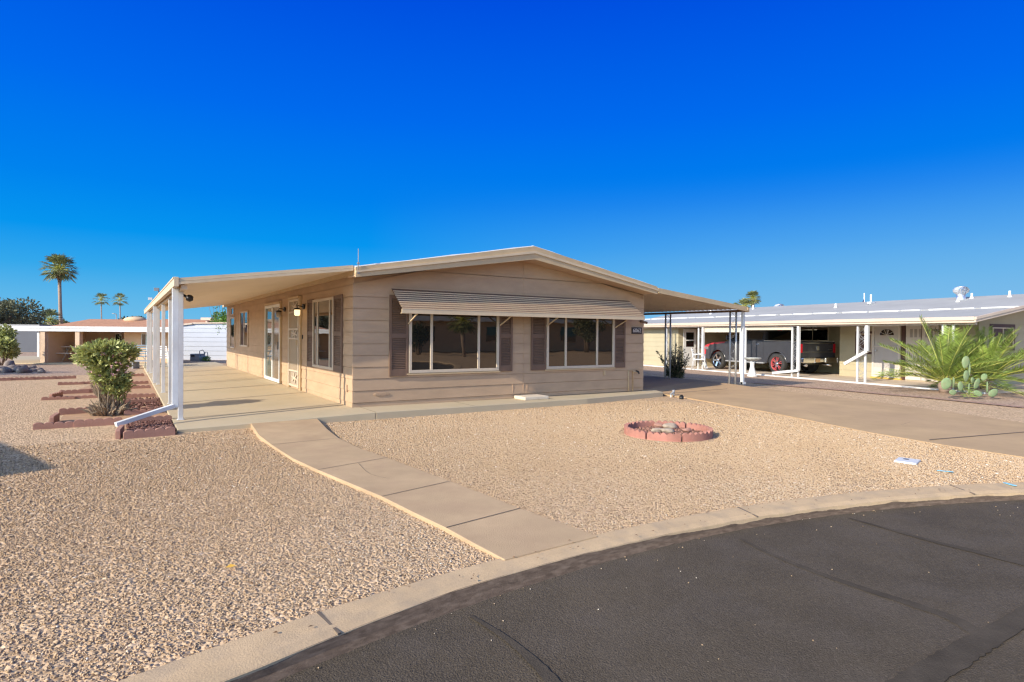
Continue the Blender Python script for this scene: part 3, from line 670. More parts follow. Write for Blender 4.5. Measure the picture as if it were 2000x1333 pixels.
for y, lit in ((5.28, False), (3.38, True)):
    l = MB(TL); l.tube([(y,.015,2.02),(y,.05,2.02)], .06, 12); l.tube([(y,.05,2.02),(y,.16,2.04),(y,.17,1.99)], .012, 6); l.lathe([(.01,.05),(.06,.03),(.075,.0)], (y,.17,1.95), 12)
    lo_ = l.build('wall_lantern', M['black'], house, recalc=False)
    l = MB(TL); l.lathe([(.065,0),(.062,-.10),(.045,-.13)], (y,.17,1.945), 12); 
    l.build('lantern_glass', M['lamp'] if lit else M['lampglass'], lo_, recalc=False)
# number sign, hose bib, emblem, wall lamp, outlet
p = MB(TF); p.box(6.70,7.03,.012,.03,1.475,1.63); sg = p.build('number_sign', M['sign'], house, bevel=.003)
def text(body, size, T, parent, m, name='lettering', ex=.002):
    cu = bpy.data.curves.new(name, 'FONT'); cu.body = body; cu.size = size; cu.extrude = ex; cu.align_x = 'CENTER'; cu.align_y = 'CENTER'
    tmp = bpy.data.objects.new('tmp', cu); COL.objects.link(tmp); bpy.context.view_layer.update()
    me = bpy.data.meshes.new_from_object(tmp.evaluated_get(bpy.context.evaluated_depsgraph_get()))
    bpy.data.objects.remove(tmp); me.name = name
    for v in me.vertices: v.co = T((v.co.x, v.co.y, v.co.z))
    me.materials.clear(); me.materials.append(m); o = bpy.data.objects.new(name, me); COL.objects.link(o); o.parent = parent; return o
text('6062', .135, lambda p: TF((6.865+p[0]*1.0, .033+p[2], 1.552+p[1])), sg, M['digits'])
p = MB(TF); p.tube([(6.60,.04,.12),(6.60,.04,.61),(6.74,.04,.61),(6.74,.04,.12)], .013, 6); p.tube([(6.74,.05,.57),(6.86,.07,.57)], .014, 6); hb = p.build('hose_bib', M['trim'], house)
p = MB(TF); p.tube([(6.84,.04,.59),(6.84,.12,.575)], .022, 8); p.tube([(6.84,.12,.58),(6.84,.14,.53)], .016, 8); p.build('valve', M['black'], hb)
p = MB(TF); pts = [(.52+.145*math.cos(t*2*PI/24), .335+.035*math.sin(t*2*PI/24)) for t in range(24)]; p.prism(pts, .006, .022, 'y'); em = p.build('oval_emblem', M['siding'], house, bevel=.003)
p = MB(TF); 
for k in range(7): p.box(.41+k*.03,.425+k*.03,.022,.026,.318,.352)
p.build('raised_lettering', M['siding'], em)
p = MB(TF); p.box(5.84,5.90,.008,.03,.52,.62); p.build('outlet_box', M['trim'], house)
p = MB(TL); p.box(.26,.33,.008,.035,.38,.50); p.build('outlet_box', M['siding'], house)
p = MB(TF); p.tube([(6.98,.02,1.78),(7.0,.1,1.76),(7.09,.14,1.74)], .03, 8); p.build('flood_lamp', M['shutter'], house)
# foundation step block
b = MB(); b.box(3.36,3.95,-.47,-.06,.112,.178); b2 = b.build('stepping_block', M['block'], bevel=.012); tag(b2, 'pale flat concrete block lying on the walk against the front wall', 'concrete block')

# ---------------------------------------------------------------- patio cover (left)
pc = thing('patio_cover', 'flat cream patio cover with white posts along the left side of the home', 'patio cover', (-1.4, 7.5, 0))
PL = lambda p: (p[0]+1.4, p[1]-7.5, p[2])
def zp(x): return 2.60+.142*x      # top surface
Y0, Y1 = -.34, 15.6
mb = MB(PL); mb.hexa([(-2.72,Y0,zp(-2.72)-.075),(-.015,Y0,zp(-.015)-.075),(-.015,Y1,zp(-.015)-.075),(-2.72,Y1,zp(-2.72)-.075),(-2.72,Y0,zp(-2.72)),(-.015,Y0,zp(-.015)),(-.015,Y1,zp(-.015)),(-2.72,Y1,zp(-2.72))])
mb.build('canopy', M['ceiling'], pc)
mb = MB(PL)
mb.hexa([(-2.73,Y0-.03,zp(-2.73)-.04),(-.13,Y0-.03,zp(-.13)-.04),(-.13,Y0-.001,zp(-.13)-.04),(-2.73,Y0-.001,zp(-2.73)-.04),(-2.73,Y0-.03,zp(-2.73)+.01),(-.13,Y0-.03,zp(-.13)+.01),(-.13,Y0-.001,zp(-.13)+.01),(-2.73,Y0-.001,zp(-2.73)+.01)])
mb.hexa([(-2.73,Y0-.045,zp(-2.73)-.085),(-.13,Y0-.045,zp(-.13)-.085),(-.13,Y0-.001,zp(-.13)-.085),(-2.73,Y0-.001,zp(-2.73)-.085),(-2.73,Y0-.045,zp(-2.73)-.045),(-.13,Y0-.045,zp(-.13)-.045),(-.13,Y0-.001,zp(-.13)-.045),(-2.73,Y0-.001,zp(-2.73)-.045)])
mb.build('front_fascia', M['trimlight'], pc)
mb = MB(PL); mb.box(-2.79,-2.722,Y0-.05,Y1,2.095,2.235); mb.box(-2.80,-2.79,Y0-.05,Y1,2.205,2.235); mb.build('gutter', M['trimlight'], pc, bevel=.006)
mb = MB(PL); mb.box(-2.69,-2.61,Y0+.02,Y1-.02,2.06,2.128); mb.build('beam', M['trimlight'], pc)
for k in range(7):
    y = .32+2.5*k; mb = MB(PL); mb.box(-2.685,-2.615,y-.035,y+.035,zs(-2.65),2.06); mb.box(-2.70,-2.60,y-.05,y+.05,zs(-2.65)+.0005,zs(-2.65)+.012); mb.build('post', M['white'], pc, bevel=.004)
for y, el in ((.05, True), (7.4, False), (12.5, False)):
    mb = MB(PL); mb.box(-2.785,-2.70,y-.045,y+.045,.30 if el else .12,2.094); dn = mb.build('downspout', M['white'], pc, bevel=.004)
    if el:
        mb = MB(PL); e0 = Vector((-2.74,y,.31)); e1 = Vector(GZ(226,830,.11)); mb.beam(e0, e1, .08, .06); mb.beam(e0+Vector((0,0,-.03)), e0+Vector((0,0,.10)), .086, .088); mb.build('elbow', M['white'], dn, bevel=.004)
mb = MB(PL); mb.tube([(-2.62,.36,2.02),(-2.56,.34,1.98)], .02, 8); mb.lathe([(.01,-.05),(.05,-.03),(.055,.03),(.02,.06)], (-2.53,.30,1.96), 12); mb.build('flood_lamp', M['black'], pc, recalc=False)
for y_ in (3.0, 5.6): mb = MB(PL); mb.box(-2.6,-2.5,y_,y_+.1,2.02,2.17); mb.tube([(-2.55,y_+.05,2.05),(-2.42,y_+.3,2.04)], .03, 8); mb.build('lamp_bracket', M['trimlight'], pc)
for px_, py_, yy, cc in ((310, 567, 9.0, M['grey']), (297, 585, 12.0, M['pvc'])):
    P = GX(px_, py_, -2.70); mb = MB(PL); mb.tube([(-2.70,P[1],2.2),(-2.70,P[1],P[2]+.05)], .015, 6); mb.box(-2.80,-2.70,P[1]-.05,P[1]+.05,P[2]-.02,P[2]+.05); mb.build('roof_fixture', cc, pc)

# ---------------------------------------------------------------- carport (right)
cp = thing('carport', 'ribbed tan metal carport roof on grey posts at the right side of the home', 'carport', (8.8, 3, 0))
CL = lambda p: (p[0]-8.8, p[1]-3, p[2])
XE = 10.44
def zc(x): return 2.535-(x-7.06)*(2.535-2.195)/(XE-7.06)
mb = MB(CL); Y0c, Y1c = -.44, 11.5; per = .152; ncy = int((Y1c-Y0c)/per)
prof = []
for k in range(ncy):
    y = Y0c+k*per
    prof += [(y, 0), (y+.036, 0), (y+.044, .058), (y+.142, .058), (y+per-.002, 0)]
for (ya, za), (yb, zb_) in zip(prof[:-1], prof[1:]):
    mb.poly([(7.112,ya,zc(7.11)-.035+za),(XE-.02,ya,zc(XE)-.035+za),(XE-.02,yb,zc(XE)-.035+zb_),(7.112,yb,zc(7.11)-.035+zb_)])
    mb.poly([(7.112,ya,zc(7.11)-.038+za),(7.112,yb,zc(7.11)-.038+zb_),(XE-.02,yb,zc(XE)-.038+zb_),(XE-.02,ya,zc(XE)-.038+za)])
mb.build('canopy', M['carport'], cp, recalc=False)
mb = MB(CL)
for z0_, z1_, yo, in ((-.055, .022, .485), (-.10, -.06, .505)):
    mb.hexa([(7.09,-yo,zc(7.09)+z0_),(XE,-yo,zc(XE)+z0_),(XE,-.443,zc(XE)+z0_),(7.09,-.443,zc(7.09)+z0_),(7.09,-yo,zc(7.09)+z1_),(XE,-yo,zc(XE)+z1_),(XE,-.443,zc(XE)+z1_),(7.09,-.443,zc(7.09)+z1_)])
mb.build('front_fascia', M['trim'], cp)
mb = MB(CL); mb.box(XE-.055,XE-.025,-.43,Y1c,2.085,2.145); mb.build('beam', M['shutter'], cp)
mb = MB(CL); mb.box(XE-.02,XE+.05,-.50,-.38,2.08,2.20); mb.build('gutter_end', M['trim'], cp)
for i, y0 in enumerate((.0, 2.3, 4.75, 7.2, 9.6)):
    xa = 10.36; 
    for dy in (0, .19):
        pp = MB(CL); zb = .15 if y0+dy < 1.1 else .13; pp.tube([(xa-.0,y0-dy,.13),(xa,y0-dy,2.085)], .026, 10); pp.build('post', M['post'], cp)
    sc = MB(CL)
    for k in range(9):
        zc_ = .35+k*.2; sc.tube([(xa,y0-.02,zc_),(xa,y0-.17,zc_+.16)] if k%2 else [(xa,y0-.17,zc_),(xa,y0-.02,zc_+.16)], .004, 4)
        sc.tube([(xa,y0-.095+.03*math.cos(t),zc_+.08+.03*math.sin(t)) for t in np.linspace(0,5.2,8)], .004, 4)
    sc.build('scrollwork', M['post'], cp)
mb = MB(CL); mb.box(10.43,10.50,-.36,-.29,.16,2.08); mb.box(10.43,10.56,-.37,-.28,.16,.22); mb.build('downspout', M['white'], cp)

# ================================================================ NEIGHBOUR ON THE RIGHT
na = -math.atan(.16); nO = (16.3, 2.0)
_V = np.array([.16, 1, 0])/math.hypot(.16, 1); _U = np.array([_V[1], -_V[0], 0])
def NW(u, v, z=0.): return tuple(np.array([nO[0], nO[1], 0])+_U*u+_V*v+np.array([0, 0, z]))
def NRu(x, y, u):
    d = ray(x, y); O_ = np.array([nO[0], nO[1], 0]); t = (u-(CAM-O_)@_U)/(d@_U); P = CAM+t*d; return (P-O_)@_V, P[2]
def NRv(x, y, v):
    d = ray(x, y); O_ = np.array([nO[0], nO[1], 0]); t = (v-(CAM-O_)@_V)/(d@_V); P = CAM+t*d; return (P-O_)@_U, P[2]
s_ = MB(); P = [NW(-.12,-6.2), NW(9,-6.2), NW(9,14), NW(-.12,14)]
s_.prism([(p[0], p[1]) for p in P], -.05, .05); struct(s_.build('neighbour_patio_slab', mat('neighbour patio concrete', (.60,.48,.35), .85, .08, 1.2, .2, 90)))
s_ = MB(); s_.beam(NW(-.14,-6.2,.022), NW(-.14,14,.022), .04, .044); struct(s_.build('painted_slab_edge', M['white']))
nh = thing('neighbour_home', 'long pale yellow neighbouring home with grey metal roof and ornate white porch posts', 'house', (nO[0], nO[1], 0), na)
# shed / end walls
mb = MB(lambda p: (.3-p[1], p[0], p[2])); siding(mb, 6.35, 14, .05, 1.95, .22); mb.build('shed_wall', M['nsiding'], nh, recalc=False)
mb = MB(lambda p: (p[0], 6.35-p[1], p[2])); siding(mb, .3, 3.3, .05, 1.95, .22); mb.build('shed_end_wall', M['nsiding'], nh, recalc=False)
mb = MB(lambda p: (3.3-p[1], p[0], p[2])); siding(mb, -.3, 6.35, .05, 1.95, .22); mb.build('recessed_wall', M['nsiding'], nh, recalc=False)
mb = MB(lambda p: (2.15-p[1], p[0], p[2])); siding(mb, -4.8, -.3, .05, 2.05, .22); mb.build('side_wall', M['nsiding'], nh, recalc=False)
TNf = lambda p: (p[0], -4.8-p[1], p[2])
mb = MB(TNf); siding(mb, 2.15, 9.3, .05, 2.0, .26); mb.poly([(2.15,.0,2.0),(9.3,.0,2.0),(9.3,.0,2.35),(5.5,.0,2.8),(2.15,.0,2.3)]); mb.build('front_wall', M['nsiding'], nh, recalc=False)
mb = MB(); mb.box(9.25,9.35,-4.8,13.8,.05,2.3); mb.box(2.15,3.3,-.35,-.3,.05,2.0); mb.box(.3,9.3,13.9,14,.05,1.95); mb.build('rear_wall', M['nsiding'], nh)
def nroof(name, pts, m, th=.05):
    mb = MB(); mb.hexa([(p[0],p[1],p[2]-th) for p in pts]+list(pts)); return mb.build(name, m, nh)
nroof('porch_roof', [(-.22,-6,1.98),(2.15,-6,2.31),(2.15,14.2,2.31),(-.22,14.2,1.98)], M['nroof'])
mr_ = nroof('main_roof', [(2.12,-6,2.33),(5.1,-6,2.86),(5.1,11.2,2.86),(2.12,11.2,2.33)], M['nroof'], .06)
nroof('main_roof', [(5.101,-6,2.858),(9.6,-6,2.1),(9.6,11.2,2.1),(5.101,11.2,2.858)], M['nroof'], .06)
mb = MB(); 
v = -6
while v < 14:
    w_s = random.uniform(.3,1.3); mb.box(2.02+random.uniform(0,.06),2.16,v,v+w_s,2.30,2.338+random.uniform(0,.006)); v += w_s+random.uniform(0,.25)
mb.build('roof_seam_coating', M['roofwhite'], mr_)
mb = MB(); mb.box(-.30,-.225,-6,14.2,1.90,2.0); mb.box(-.27,-.225,-6,14.2,1.84,1.895); g_ = mb.build('gutter', M['nfascia'], nh, bevel=.006)
mb = MB(); mb.box(-.14,-.06,-5.95,14.1,1.79,1.87); mb.build('beam', M['nfascia'], nh)
mb = MB(); 
for za, zb_, y0_ in ((-.04,.03,-6.05),(-.11,-.05,-6.03)): mb.hexa([(-.28,y0_,1.96+za),(5.1,y0_,2.84+za),(5.1,-5.99,2.84+za),(-.28,-5.99,1.96+za),(-.28,y0_,1.96+zb_),(5.1,y0_,2.84+zb_),(5.1,-5.99,2.84+zb_),(-.28,-5.99,1.96+zb_)])
mb.build('rake_fascia', M['nfascia'], nh)
mb = MB(); mb.poly([(-.2,-5.98,1.90),(5.1,-5.98,2.76),(5.1,-4.8,2.76),(-.2,-4.8,1.90)]); mb.build('porch_ceiling', M['nfascia'], nh, recalc=False)
# ornate posts
for i, v in enumerate((6.4, 4.3, 1.95, -.45, -2.9, -5.4, 9.0, 11.4)):
    for dv in (0, .26):
        pp = MB(); pp.box(-.125,-.075,v+dv-.025,v+dv+.025,.05,1.80); pp.build('post', M['white'], nh)
    sc = MB()
    for k in range(9):
        z_ = .12+k*.18; sc.tube([(-.1,v+.13+.08*math.cos(t),z_+.09+.08*math.sin(t)) for t in np.linspace(k%2*PI, k%2*PI+4.5, 9)], .006, 5)
        sc.tube([(-.1,v+.03,z_),(-.1,v+.23,z_+.16)] if k%2 else [(-.1,v+.23,z_),(-.1,v+.03,z_+.16)], .006, 4)
    sc.build('scrollwork', M['grey'], nh)
for v, pts in ((-.40, [(-.16,-.50,1.8),(-.16,-.50,.28),(-.20,.55,.13)]), (-3.02, [(-.2,-3.02,1.8),(-.2,-3.02,1.02),(-.30,-2.35,.60)]), (4.42, [(-.18,4.2,1.8),(-.18,4.2,.45),(-.2,3.95,.1)])):
    mb = MB()
    for a, b in zip(pts[:-1], pts[1:]): mb.beam(a, b, .085, .085)
    mb.build('downspout', M['white'], nh)
# rolled shade valances between posts
for v0, v1, z0, z1 in ((2.2, 4.3, 1.60, 1.79), (-.2, 1.95, 1.68, 1.79)):
    mb = MB(); mb.box(-.12,-.08,v0+.05,v1-.03,z0,z1); mb.build('shade_valance', mat('cream canvas', (.66,.56,.42), .8, .05), nh)
# windows and doors
TNs = lambda p: (2.15-p[1], p[0], p[2]); TNr = lambda p: (3.3-p[1], p[0], p[2])
window(nh, TNr, 1.05, 2.5, 1.28, 1.88, (1.78,), fw=.035, gm='glass')
mb = MB(TNs); a0, a1, z0, z1 = -1.62,-.92,.86,1.65
mb.box(a0,a1,.014,.03,z0,z1); mb.build('window_trim', M['brown'], nh); window(nh, TNs, a0+.08, a1-.08, z0+.08, z1-.08, (), fw=.035, out=.055, gm='curtain'); 
mb = MB(TNf); a0, z1 = NRv(1932,633,-4.8); a1, z0 = NRv(1980,685,-4.8)
mb.box(a0,a1,.014,.03,z0,z1); mb.build('window_trim', M['brown'], nh); window(nh, TNf, a0+.1, a1-.1, z0+.1, z1-.1, ((a0+a1)/2,), fw=.035, out=.055, panes=['glass','greenrefl'])
mb = MB(TNs); mb.box(-1.62,-1.55,.014,.05,.1,1.84); mb.box(-2.52,-2.45,.014,.05,.1,1.84); mb.box(-2.45,-1.62,.014,.05,1.79,1.84); mb.box(-2.45,-1.62,.014,.045,1.12,1.15); mb.box(-2.45,-1.62,.014,.045,.1,.42)
sd_ = mb.build('storm_door', M['ndoor'], nh)
mb = MB(TNs); mb.box(-2.45,-1.62,.012,.022,.42,1.79); ind = mb.build('inner_door', mat('pale inner door', (.50,.46,.42), .4, .05), sd_)
mb = MB(TNs); mb.prism([(-2.05+.24*math.cos(t), 1.52+.20*math.sin(t)) for t in np.linspace(0, PI, 14)], .022, .03, 'y'); mb.build('fanlight', M['glass'], sd_)
mb = MB(TNs)
for t in np.linspace(.5, PI-.5, 4): mb.beam((-2.05,.034,1.52), (-2.05+.23*math.cos(t),.034,1.52+.19*math.sin(t)), .012, .012)
mb.build('fanlight_bars', M['ndoor'], sd_)
mb = MB(TNs); mb.tube([(-1.70,.05,1.0),(-1.70,.08,1.0)], .03, 8); mb.build('door_knob', M['galv'], sd_)
mb = MB(TNs); mb.box(-2.6,-1.55,.014,.12,.05,.1); mb.build('door_sill', M['yellowsill'], sd_)
mb = MB(TNs); mb.box(-2.68,-2.55,.014,.04,.06,1.86); mb.build('dark_trim_post', M['brown'], nh)
mb = MB(TNs); mb.box(-3.7,-2.70,.014,.04,.08,1.84); dd = mb.build('double_door', M['ndoor'], nh)
for k in range(6): 
    mb = MB(TNs); a = -2.83-k*.14-(.06 if k > 2 else 0); mb.box(a-.09,a,.04,.046,1.45,1.72); mb.build('door_pane', mat('frosted pane', (.36,.32,.28), .3, .05) if k == 0 else bpy.data.materials['frosted pane'], dd)
mb = MB(TNs); mb.box(-3.205,-3.19,.04,.048,.1,1.82); mb.build('door_gap', M['joint'], dd)
TNe = lambda p: (p[0], 6.35-p[1], p[2])
ua, _z = NRv(1334,644,6.35); ub, _z = NRv(1359,644,6.35)
mb = MB(TNe); mb.box(ua,ub,.014,.04,.07,1.76); sdo = mb.build('shed_door', M['whitedoor'], nh, bevel=.004)
mb = MB(TNe); mb.box(ua+.15,ub-.15,.04,.046,.95,1.6); mb.build('door_pane', M['glass'], sdo)
mb = MB(TNe); mb.box(ua+.15,ub-.15,.046,.05,1.22,1.27); mb.build('door_rail', M['whitedoor'], sdo); mb = MB(TNe); mb.tube([(ub-.07,.04,.9),(ub-.07,.08,.9)], .03, 8); mb.build('door_knob', M['galv'], sdo)
mb = MB(TNe); mb.lathe([(.02,.0),(.05,-.03),(.04,-.2),(.01,-.22)], (ub+.25,.1,1.75), 8); mb.build('porch_lantern', M['lampglass'], nh, recalc=False)
# roof vents
tv = thing('turbine_vent', 'shiny turbine vent standing on the right part of the grey neighbour roof', 'roof vent')
mb = MB(); mb.tube([(0,0,-.1),(0,0,.22)], .13, 16); mb.build('vent_collar', M['galv'], tv)
mb = MB()
for k in range(18):
    a = k*2*PI/18; pts = [(r_*math.cos(a+o_), r_*math.sin(a+o_), z_) for r_, z_, o_ in ((.13,.22,0),(.22,.30,.1),(.23,.38,.2),(.17,.46,.3),(.02,.50,.4))]
    p2 = [(r_*math.cos(a+.26+o_), r_*math.sin(a+.26+o_), z_) for r_, z_, o_ in ((.12,.22,0),(.19,.30,.1),(.20,.38,.2),(.15,.46,.3),(.02,.49,.4))]
    for i in range(4): mb.poly([pts[i], p2[i], p2[i+1], pts[i+1]], True)
mb.lathe([(.17,.455),(.10,.49),(.01,.505)], (0,0,0), 16); mb.build('turbine_head', M['galv'], tv, recalc=False)
def rz_(u): return 2.33+(u-2.12)*(2.86-2.33)/(5.1-2.12)
v_, z_ = NRu(1877,575,4.4); tv.location = NW(4.4, v_, rz_(4.4)-.05); tv['group'] = 'turbine vents'
v_, z_ = NRu(1522,603,6.2); dup(tv, NW(6.2, v_, 2.50), 'white turbine vent head just showing over the ridge of the grey neighbour roof', scale=1.1)
vents = [(1632,600,3.6,.20,'short white vent pipe left of the small mast on the neighbour roof'),(1701,588,4.2,.40,'tall thin white mast pipe rising from a white cap on the neighbour roof'),(1871,590,3.8,.16,'white vent pipe directly in front of the shiny turbine vent'),
         (1898,583,4.6,.20,'white vent pipe just right of the shiny turbine vent'),(1972,580,4.5,.22,'rightmost white vent pipe on the neighbour roof'),(1388,620,3.2,.26,'leftmost white vent pipe on the neighbour roof, seen under the carport edge'),
         (1450,612,4.0,.16,'bent white vent pipe low beside the carport corner'),(1471,605,4.4,.22,'bent white vent pipe just below the brown skirted palm')]
for px_, py_, u_, h_, lb in vents:
    v_, z_ = NRu(px_, py_, u_); o = thing('vent_pipe', lb, 'vent pipe', NW(u_, v_, rz_(u_)-.03), 0, 'vent pipes on the grey roof')
    mb = MB(); mb.tube([(0,0,0),(0,0,h_)], .032, 10); mb.build('pipe', M['pvc'], o)
    mb = MB(); mb.lathe([(.09,0),(.05,.06),(.036,.09)], (0,0,0), 12)
    if h_ > .35: mb.box(-.14,.14,-.07,.07,.05,.12)
    mb.build('flashing', M['roofwhite'], o, recalc=False)
P = GD(1688,585,34.); fl = thing('flag', 'navy flag tip on a white pole just above the grey roof', 'flag', (P[0], P[1], 0))
mb = MB(); mb.tube([(0,0,0),(0,0,P[2]+.35)], .03, 8); mb.build('pole', M['pvc'], fl)
mb = MB(); mb.prism([(-.05,P[2]+.0),(-.35,P[2]-.35),(-.05,P[2]-.6)], -.01, .01, 'y'); mb.build('cloth', M['navy'], fl)

# ---------------------------------------------------------------- pickup truck
tk = thing('pickup_truck', 'black crew cab pickup with red hood and red spoked rear wheel under the neighbour carport', 'pickup truck', NW(1.62, 2.75, .05), na+math.radians(-1.0))
tk.scale = (.885,)*3
HW = 1.0     # half width; local +y forward, -y tail; wheelbase 3.56
yr, yf = -1.76, 1.80
def arc(cy_, r_, a0, a1, n=10): return [(cy_+r_*math.cos(t), .42+r_*math.sin(t)) for t in np.linspace(a0, a1, n)]
side = [(-2.95,.62),(-2.95,.55),(-2.35,.50)]+arc(yr,.50,PI-.12,.12)+[(-1.2,.42),(1.22,.42)]+arc(yf,.50,PI-.12,.12)+[(2.35,.45),(2.72,.50),(2.80,.62),(2.80,1.0),(2.66,1.14),(2.3,1.21),(1.35,1.30),(1.15,1.36),(-1.02,1.38),(-2.93,1.38)]
mb = MB()
# sides built as thin shells so that the bed stays open
mb.prism(side, HW-.05, HW, 'x'); mb.prism(side, -HW, -HW+.05, 'x')
body = mb.build('body', M['truckblack'], tk)
mb = MB()
low = [(-2.35,.50),(-2.35,.55),(-2.90,.60),(-2.90,.85),(-1.02,.85),(-1.02,1.36),(1.12,1.34),(1.3,1.0),(1.3,.55),(-1.2,.45)]
mb.prism(low, -HW+.051, HW-.051, 'x'); mb.build('cab_floor', M['truckblack'], body)
mb = MB(); mb.prism([(-2.93,.72),(-2.86,.72),(-2.86,1.38),(-2.93,1.38)], -HW+.051, HW-.051, 'x'); tg = mb.build('tailgate', M['truckblack'], body, bevel=.015)
mb = MB(); mb.box(-.86,.86,-2.945,-2.931,1.30,1.33); mb.box(-.86,.86,-2.945,-2.931,.94,.955); mb.box(-.07,.07,-2.95,-2.931,1.02,1.18); mb.box(.62,.82,-2.945,-2.931,1.03,1.06); mb.build('tailgate_badge', M['chrome'], tk)
# fenders flare + cab greenhouse
gh = [(-1.02,1.375),(-.96,1.80),(-.75,1.90),(.35,1.90),(.62,1.82),(1.22,1.34)]
mb = MB()
def ghp(p, s, inset): return (s*(HW-.04-inset*(p[1]-1.36)/.55), p[0], p[1])
A = [mb.vert(ghp(p, -1, .22)) for p in gh]; B = [mb.vert(ghp(p, 1, .22)) for p in gh]
mb.face(A); mb.face(B[::-1])
for k in range(len(gh)): mb.face((A[k], B[k], B[(k+1)%len(gh)], A[(k+1)%len(gh)]))
cabo = mb.build('cab', M['truckblack'], tk, bevel=.02)
def sidewin(pts, s):
    mb = MB(); A = [mb.vert((lambda q: (q[0]+s*.006, q[1], q[2]))(ghp(p, s, .22))) for p in pts]; B = [mb.vert((lambda q: (q[0]-s*.004, q[1], q[2]))(ghp(p, s, .22))) for p in pts]
    mb.face(A); mb.face(B[::-1])
    for k in range(len(pts)): mb.face((A[k], B[k], B[(k+1)%len(pts)], A[(k+1)%len(pts)]))
    mb.build('side_window', M['glass'], cabo)
for s in (-1, 1):
    sidewin([(-.88,1.44),(-.84,1.76),(-.02,1.82),(-.02,1.44)], s); sidewin([(.06,1.44),(.06,1.82),(.38,1.80),(1.02,1.44)], s)
mb = MB(); mb.hexa([(-.74,-1.035,1.44),(.74,-1.035,1.44),(.74,-1.02,1.44),(-.74,-1.02,1.44),(-.68,-.985,1.78),(.68,-.985,1.78),(.68,-.97,1.78),(-.68,-.97,1.78)]); mb.build('rear_window', M['glass'], cabo, bevel=.004)
mb = MB(); mb.hexa([(-.78,1.21,1.38),(.78,1.21,1.38),(.78,1.19,1.37),(-.78,1.19,1.37),(-.68,.66,1.81),(.68,.66,1.81),(.68,.64,1.80),(-.68,.64,1.80)]); mb.build('windshield', M['glass'], cabo)
mb = MB(); mb.box(-.12,.12,-.985,-.95,1.83,1.87); mb.build('brake_lamp', M['redlens'], cabo)
# hood (red), front end
mb = MB(); hp = [(1.30,1.0),(1.30,1.325),(1.7,1.315),(2.3,1.25),(2.62,1.17),(2.78,1.02),(2.80,.62),(2.72,.48),(2.62,.48),(2.62,.9)]
mb.prism(hp, -HW+.052, HW-.052, 'x'); mb.build('hood', M['truckred'], tk, bevel=.02)
mb = MB(); mb.prism([(1.34,1.30),(1.7,1.30),(2.3,1.225),(2.66,1.13),(2.80,.98),(2.815,.62),(2.74,.5),(2.6,.5),(2.58,.9),(2.3,1.14),(1.36,1.22)], HW-.03, HW+.004, 'x'); mb.prism([(1.34,1.30),(1.7,1.30),(2.3,1.225),(2.66,1.13),(2.80,.98),(2.815,.62),(2.74,.5),(2.66,.5),(2.62,.9),(2.35,1.16),(1.36,1.26)], -HW-.004, -HW+.03, 'x'); mb.build('front_bumper', M['truckred'], tk)
for s in (-1, 1):
    mb = MB(); mb.box(s*HW-.012 if s > 0 else -HW-.012, s*HW+.012 if s > 0 else -HW+.012, -2.94, -2.80, .92, 1.28); mb.build('tail_lamp', M['redlens'], tk, bevel=.008)
    mb = MB(); mb.box(min(s*(HW-.12), s*(HW+.008)), max(s*(HW-.12), s*(HW+.008)), -2.955, -2.94, .92, 1.28); mb.build('tail_lamp', M['redlens'], tk)
    mb = MB(); mb.box(min(s*.99, s*1.02), max(s*.99, s*1.02), 2.45, 2.68, .93, 1.06); mb.build('headlight', M['chrome'], tk)
    mb = MB(); mb.box(min(s*1.03, s*1.2), max(s*1.03, s*1.2), .98, 1.06, 1.42, 1.62); mb.box(min(s*.95, s*1.06), max(s*.95, s*1.06), 1.0, 1.05, 1.40, 1.45); mb.build('mirror', M['truckblack'], tk, bevel=.02)
    for y_ in (.18, -.80):
        mb = MB(); mb.box(min(s*1.0, s*1.03), max(s*1.0, s*1.03), y_, y_+.18, 1.22, 1.25); mb.build('door_handle', M['chrome'], tk)
    for y_ in (1.12, .02, -1.0): mb = MB(); mb.box(min(s*.998, s*1.003), max(s*.998, s*1.003), y_-.006, y_+.006, .5, 1.36); mb.build('door_seam', M['black'], tk)
    mb = MB(); mb.box(min(s*.96, s*1.08), max(s*.96, s*1.08), -1.1, 1.2, .40, .455); mb.build('running_board', M['grey'], tk)
    mb = MB(); mb.tube([(s*.55,-2.7,.42),(s*.72,-3.02,.40)], .05, 12); mb.build('exhaust_tip', M['chrome'], tk)
    mb = MB()
    for cy_ in (yr, yf):
        P = [(s*(HW+.01), cy_+.53*math.cos(t), .42+.53*math.sin(t)) for t in np.linspace(.1, PI-.1, 14)]; mb.tube(P, .028, 6)
    mb.build('wheel_arch', M['truckblack'], tk)
mb = MB(); mb.box(-.98,.98,-3.06,-2.95,.52,.70); mb.box(-.98,-.30,-3.08,-3.06,.50,.72); mb.box(.30,.98,-3.08,-3.06,.50,.72); mb.build('rear_bumper', M['chrome'], tk, bevel=.03)
mb = MB(); mb.box(-.30,.0,-3.066,-3.061,.54,.68); mb.build('licence_plate', M['plate'], tk)
mb = MB(); mb.box(-HW+.0,HW-.0,-2.93,-1.03,1.381,1.392); 
bedc = MB()
for s in (-1, 1): bedc.box(min(s*.93, s*1.0), max(s*.93, s*1.0), -2.93, -1.03, 1.381, 1.40)
bedc.build('bed_rail', M['frame'], tk)
mb = MB(); mb.tube([(-.7,-2.4,.42),(.7,-2.4,.42)], .04, 8); mb.tube([(-.85,yr,.42),(.85,yr,.42)], .07, 8); mb.box(-.5,.5,-2.8,1.5,.42,.52); mb.build('underbody', M['black'], tk)
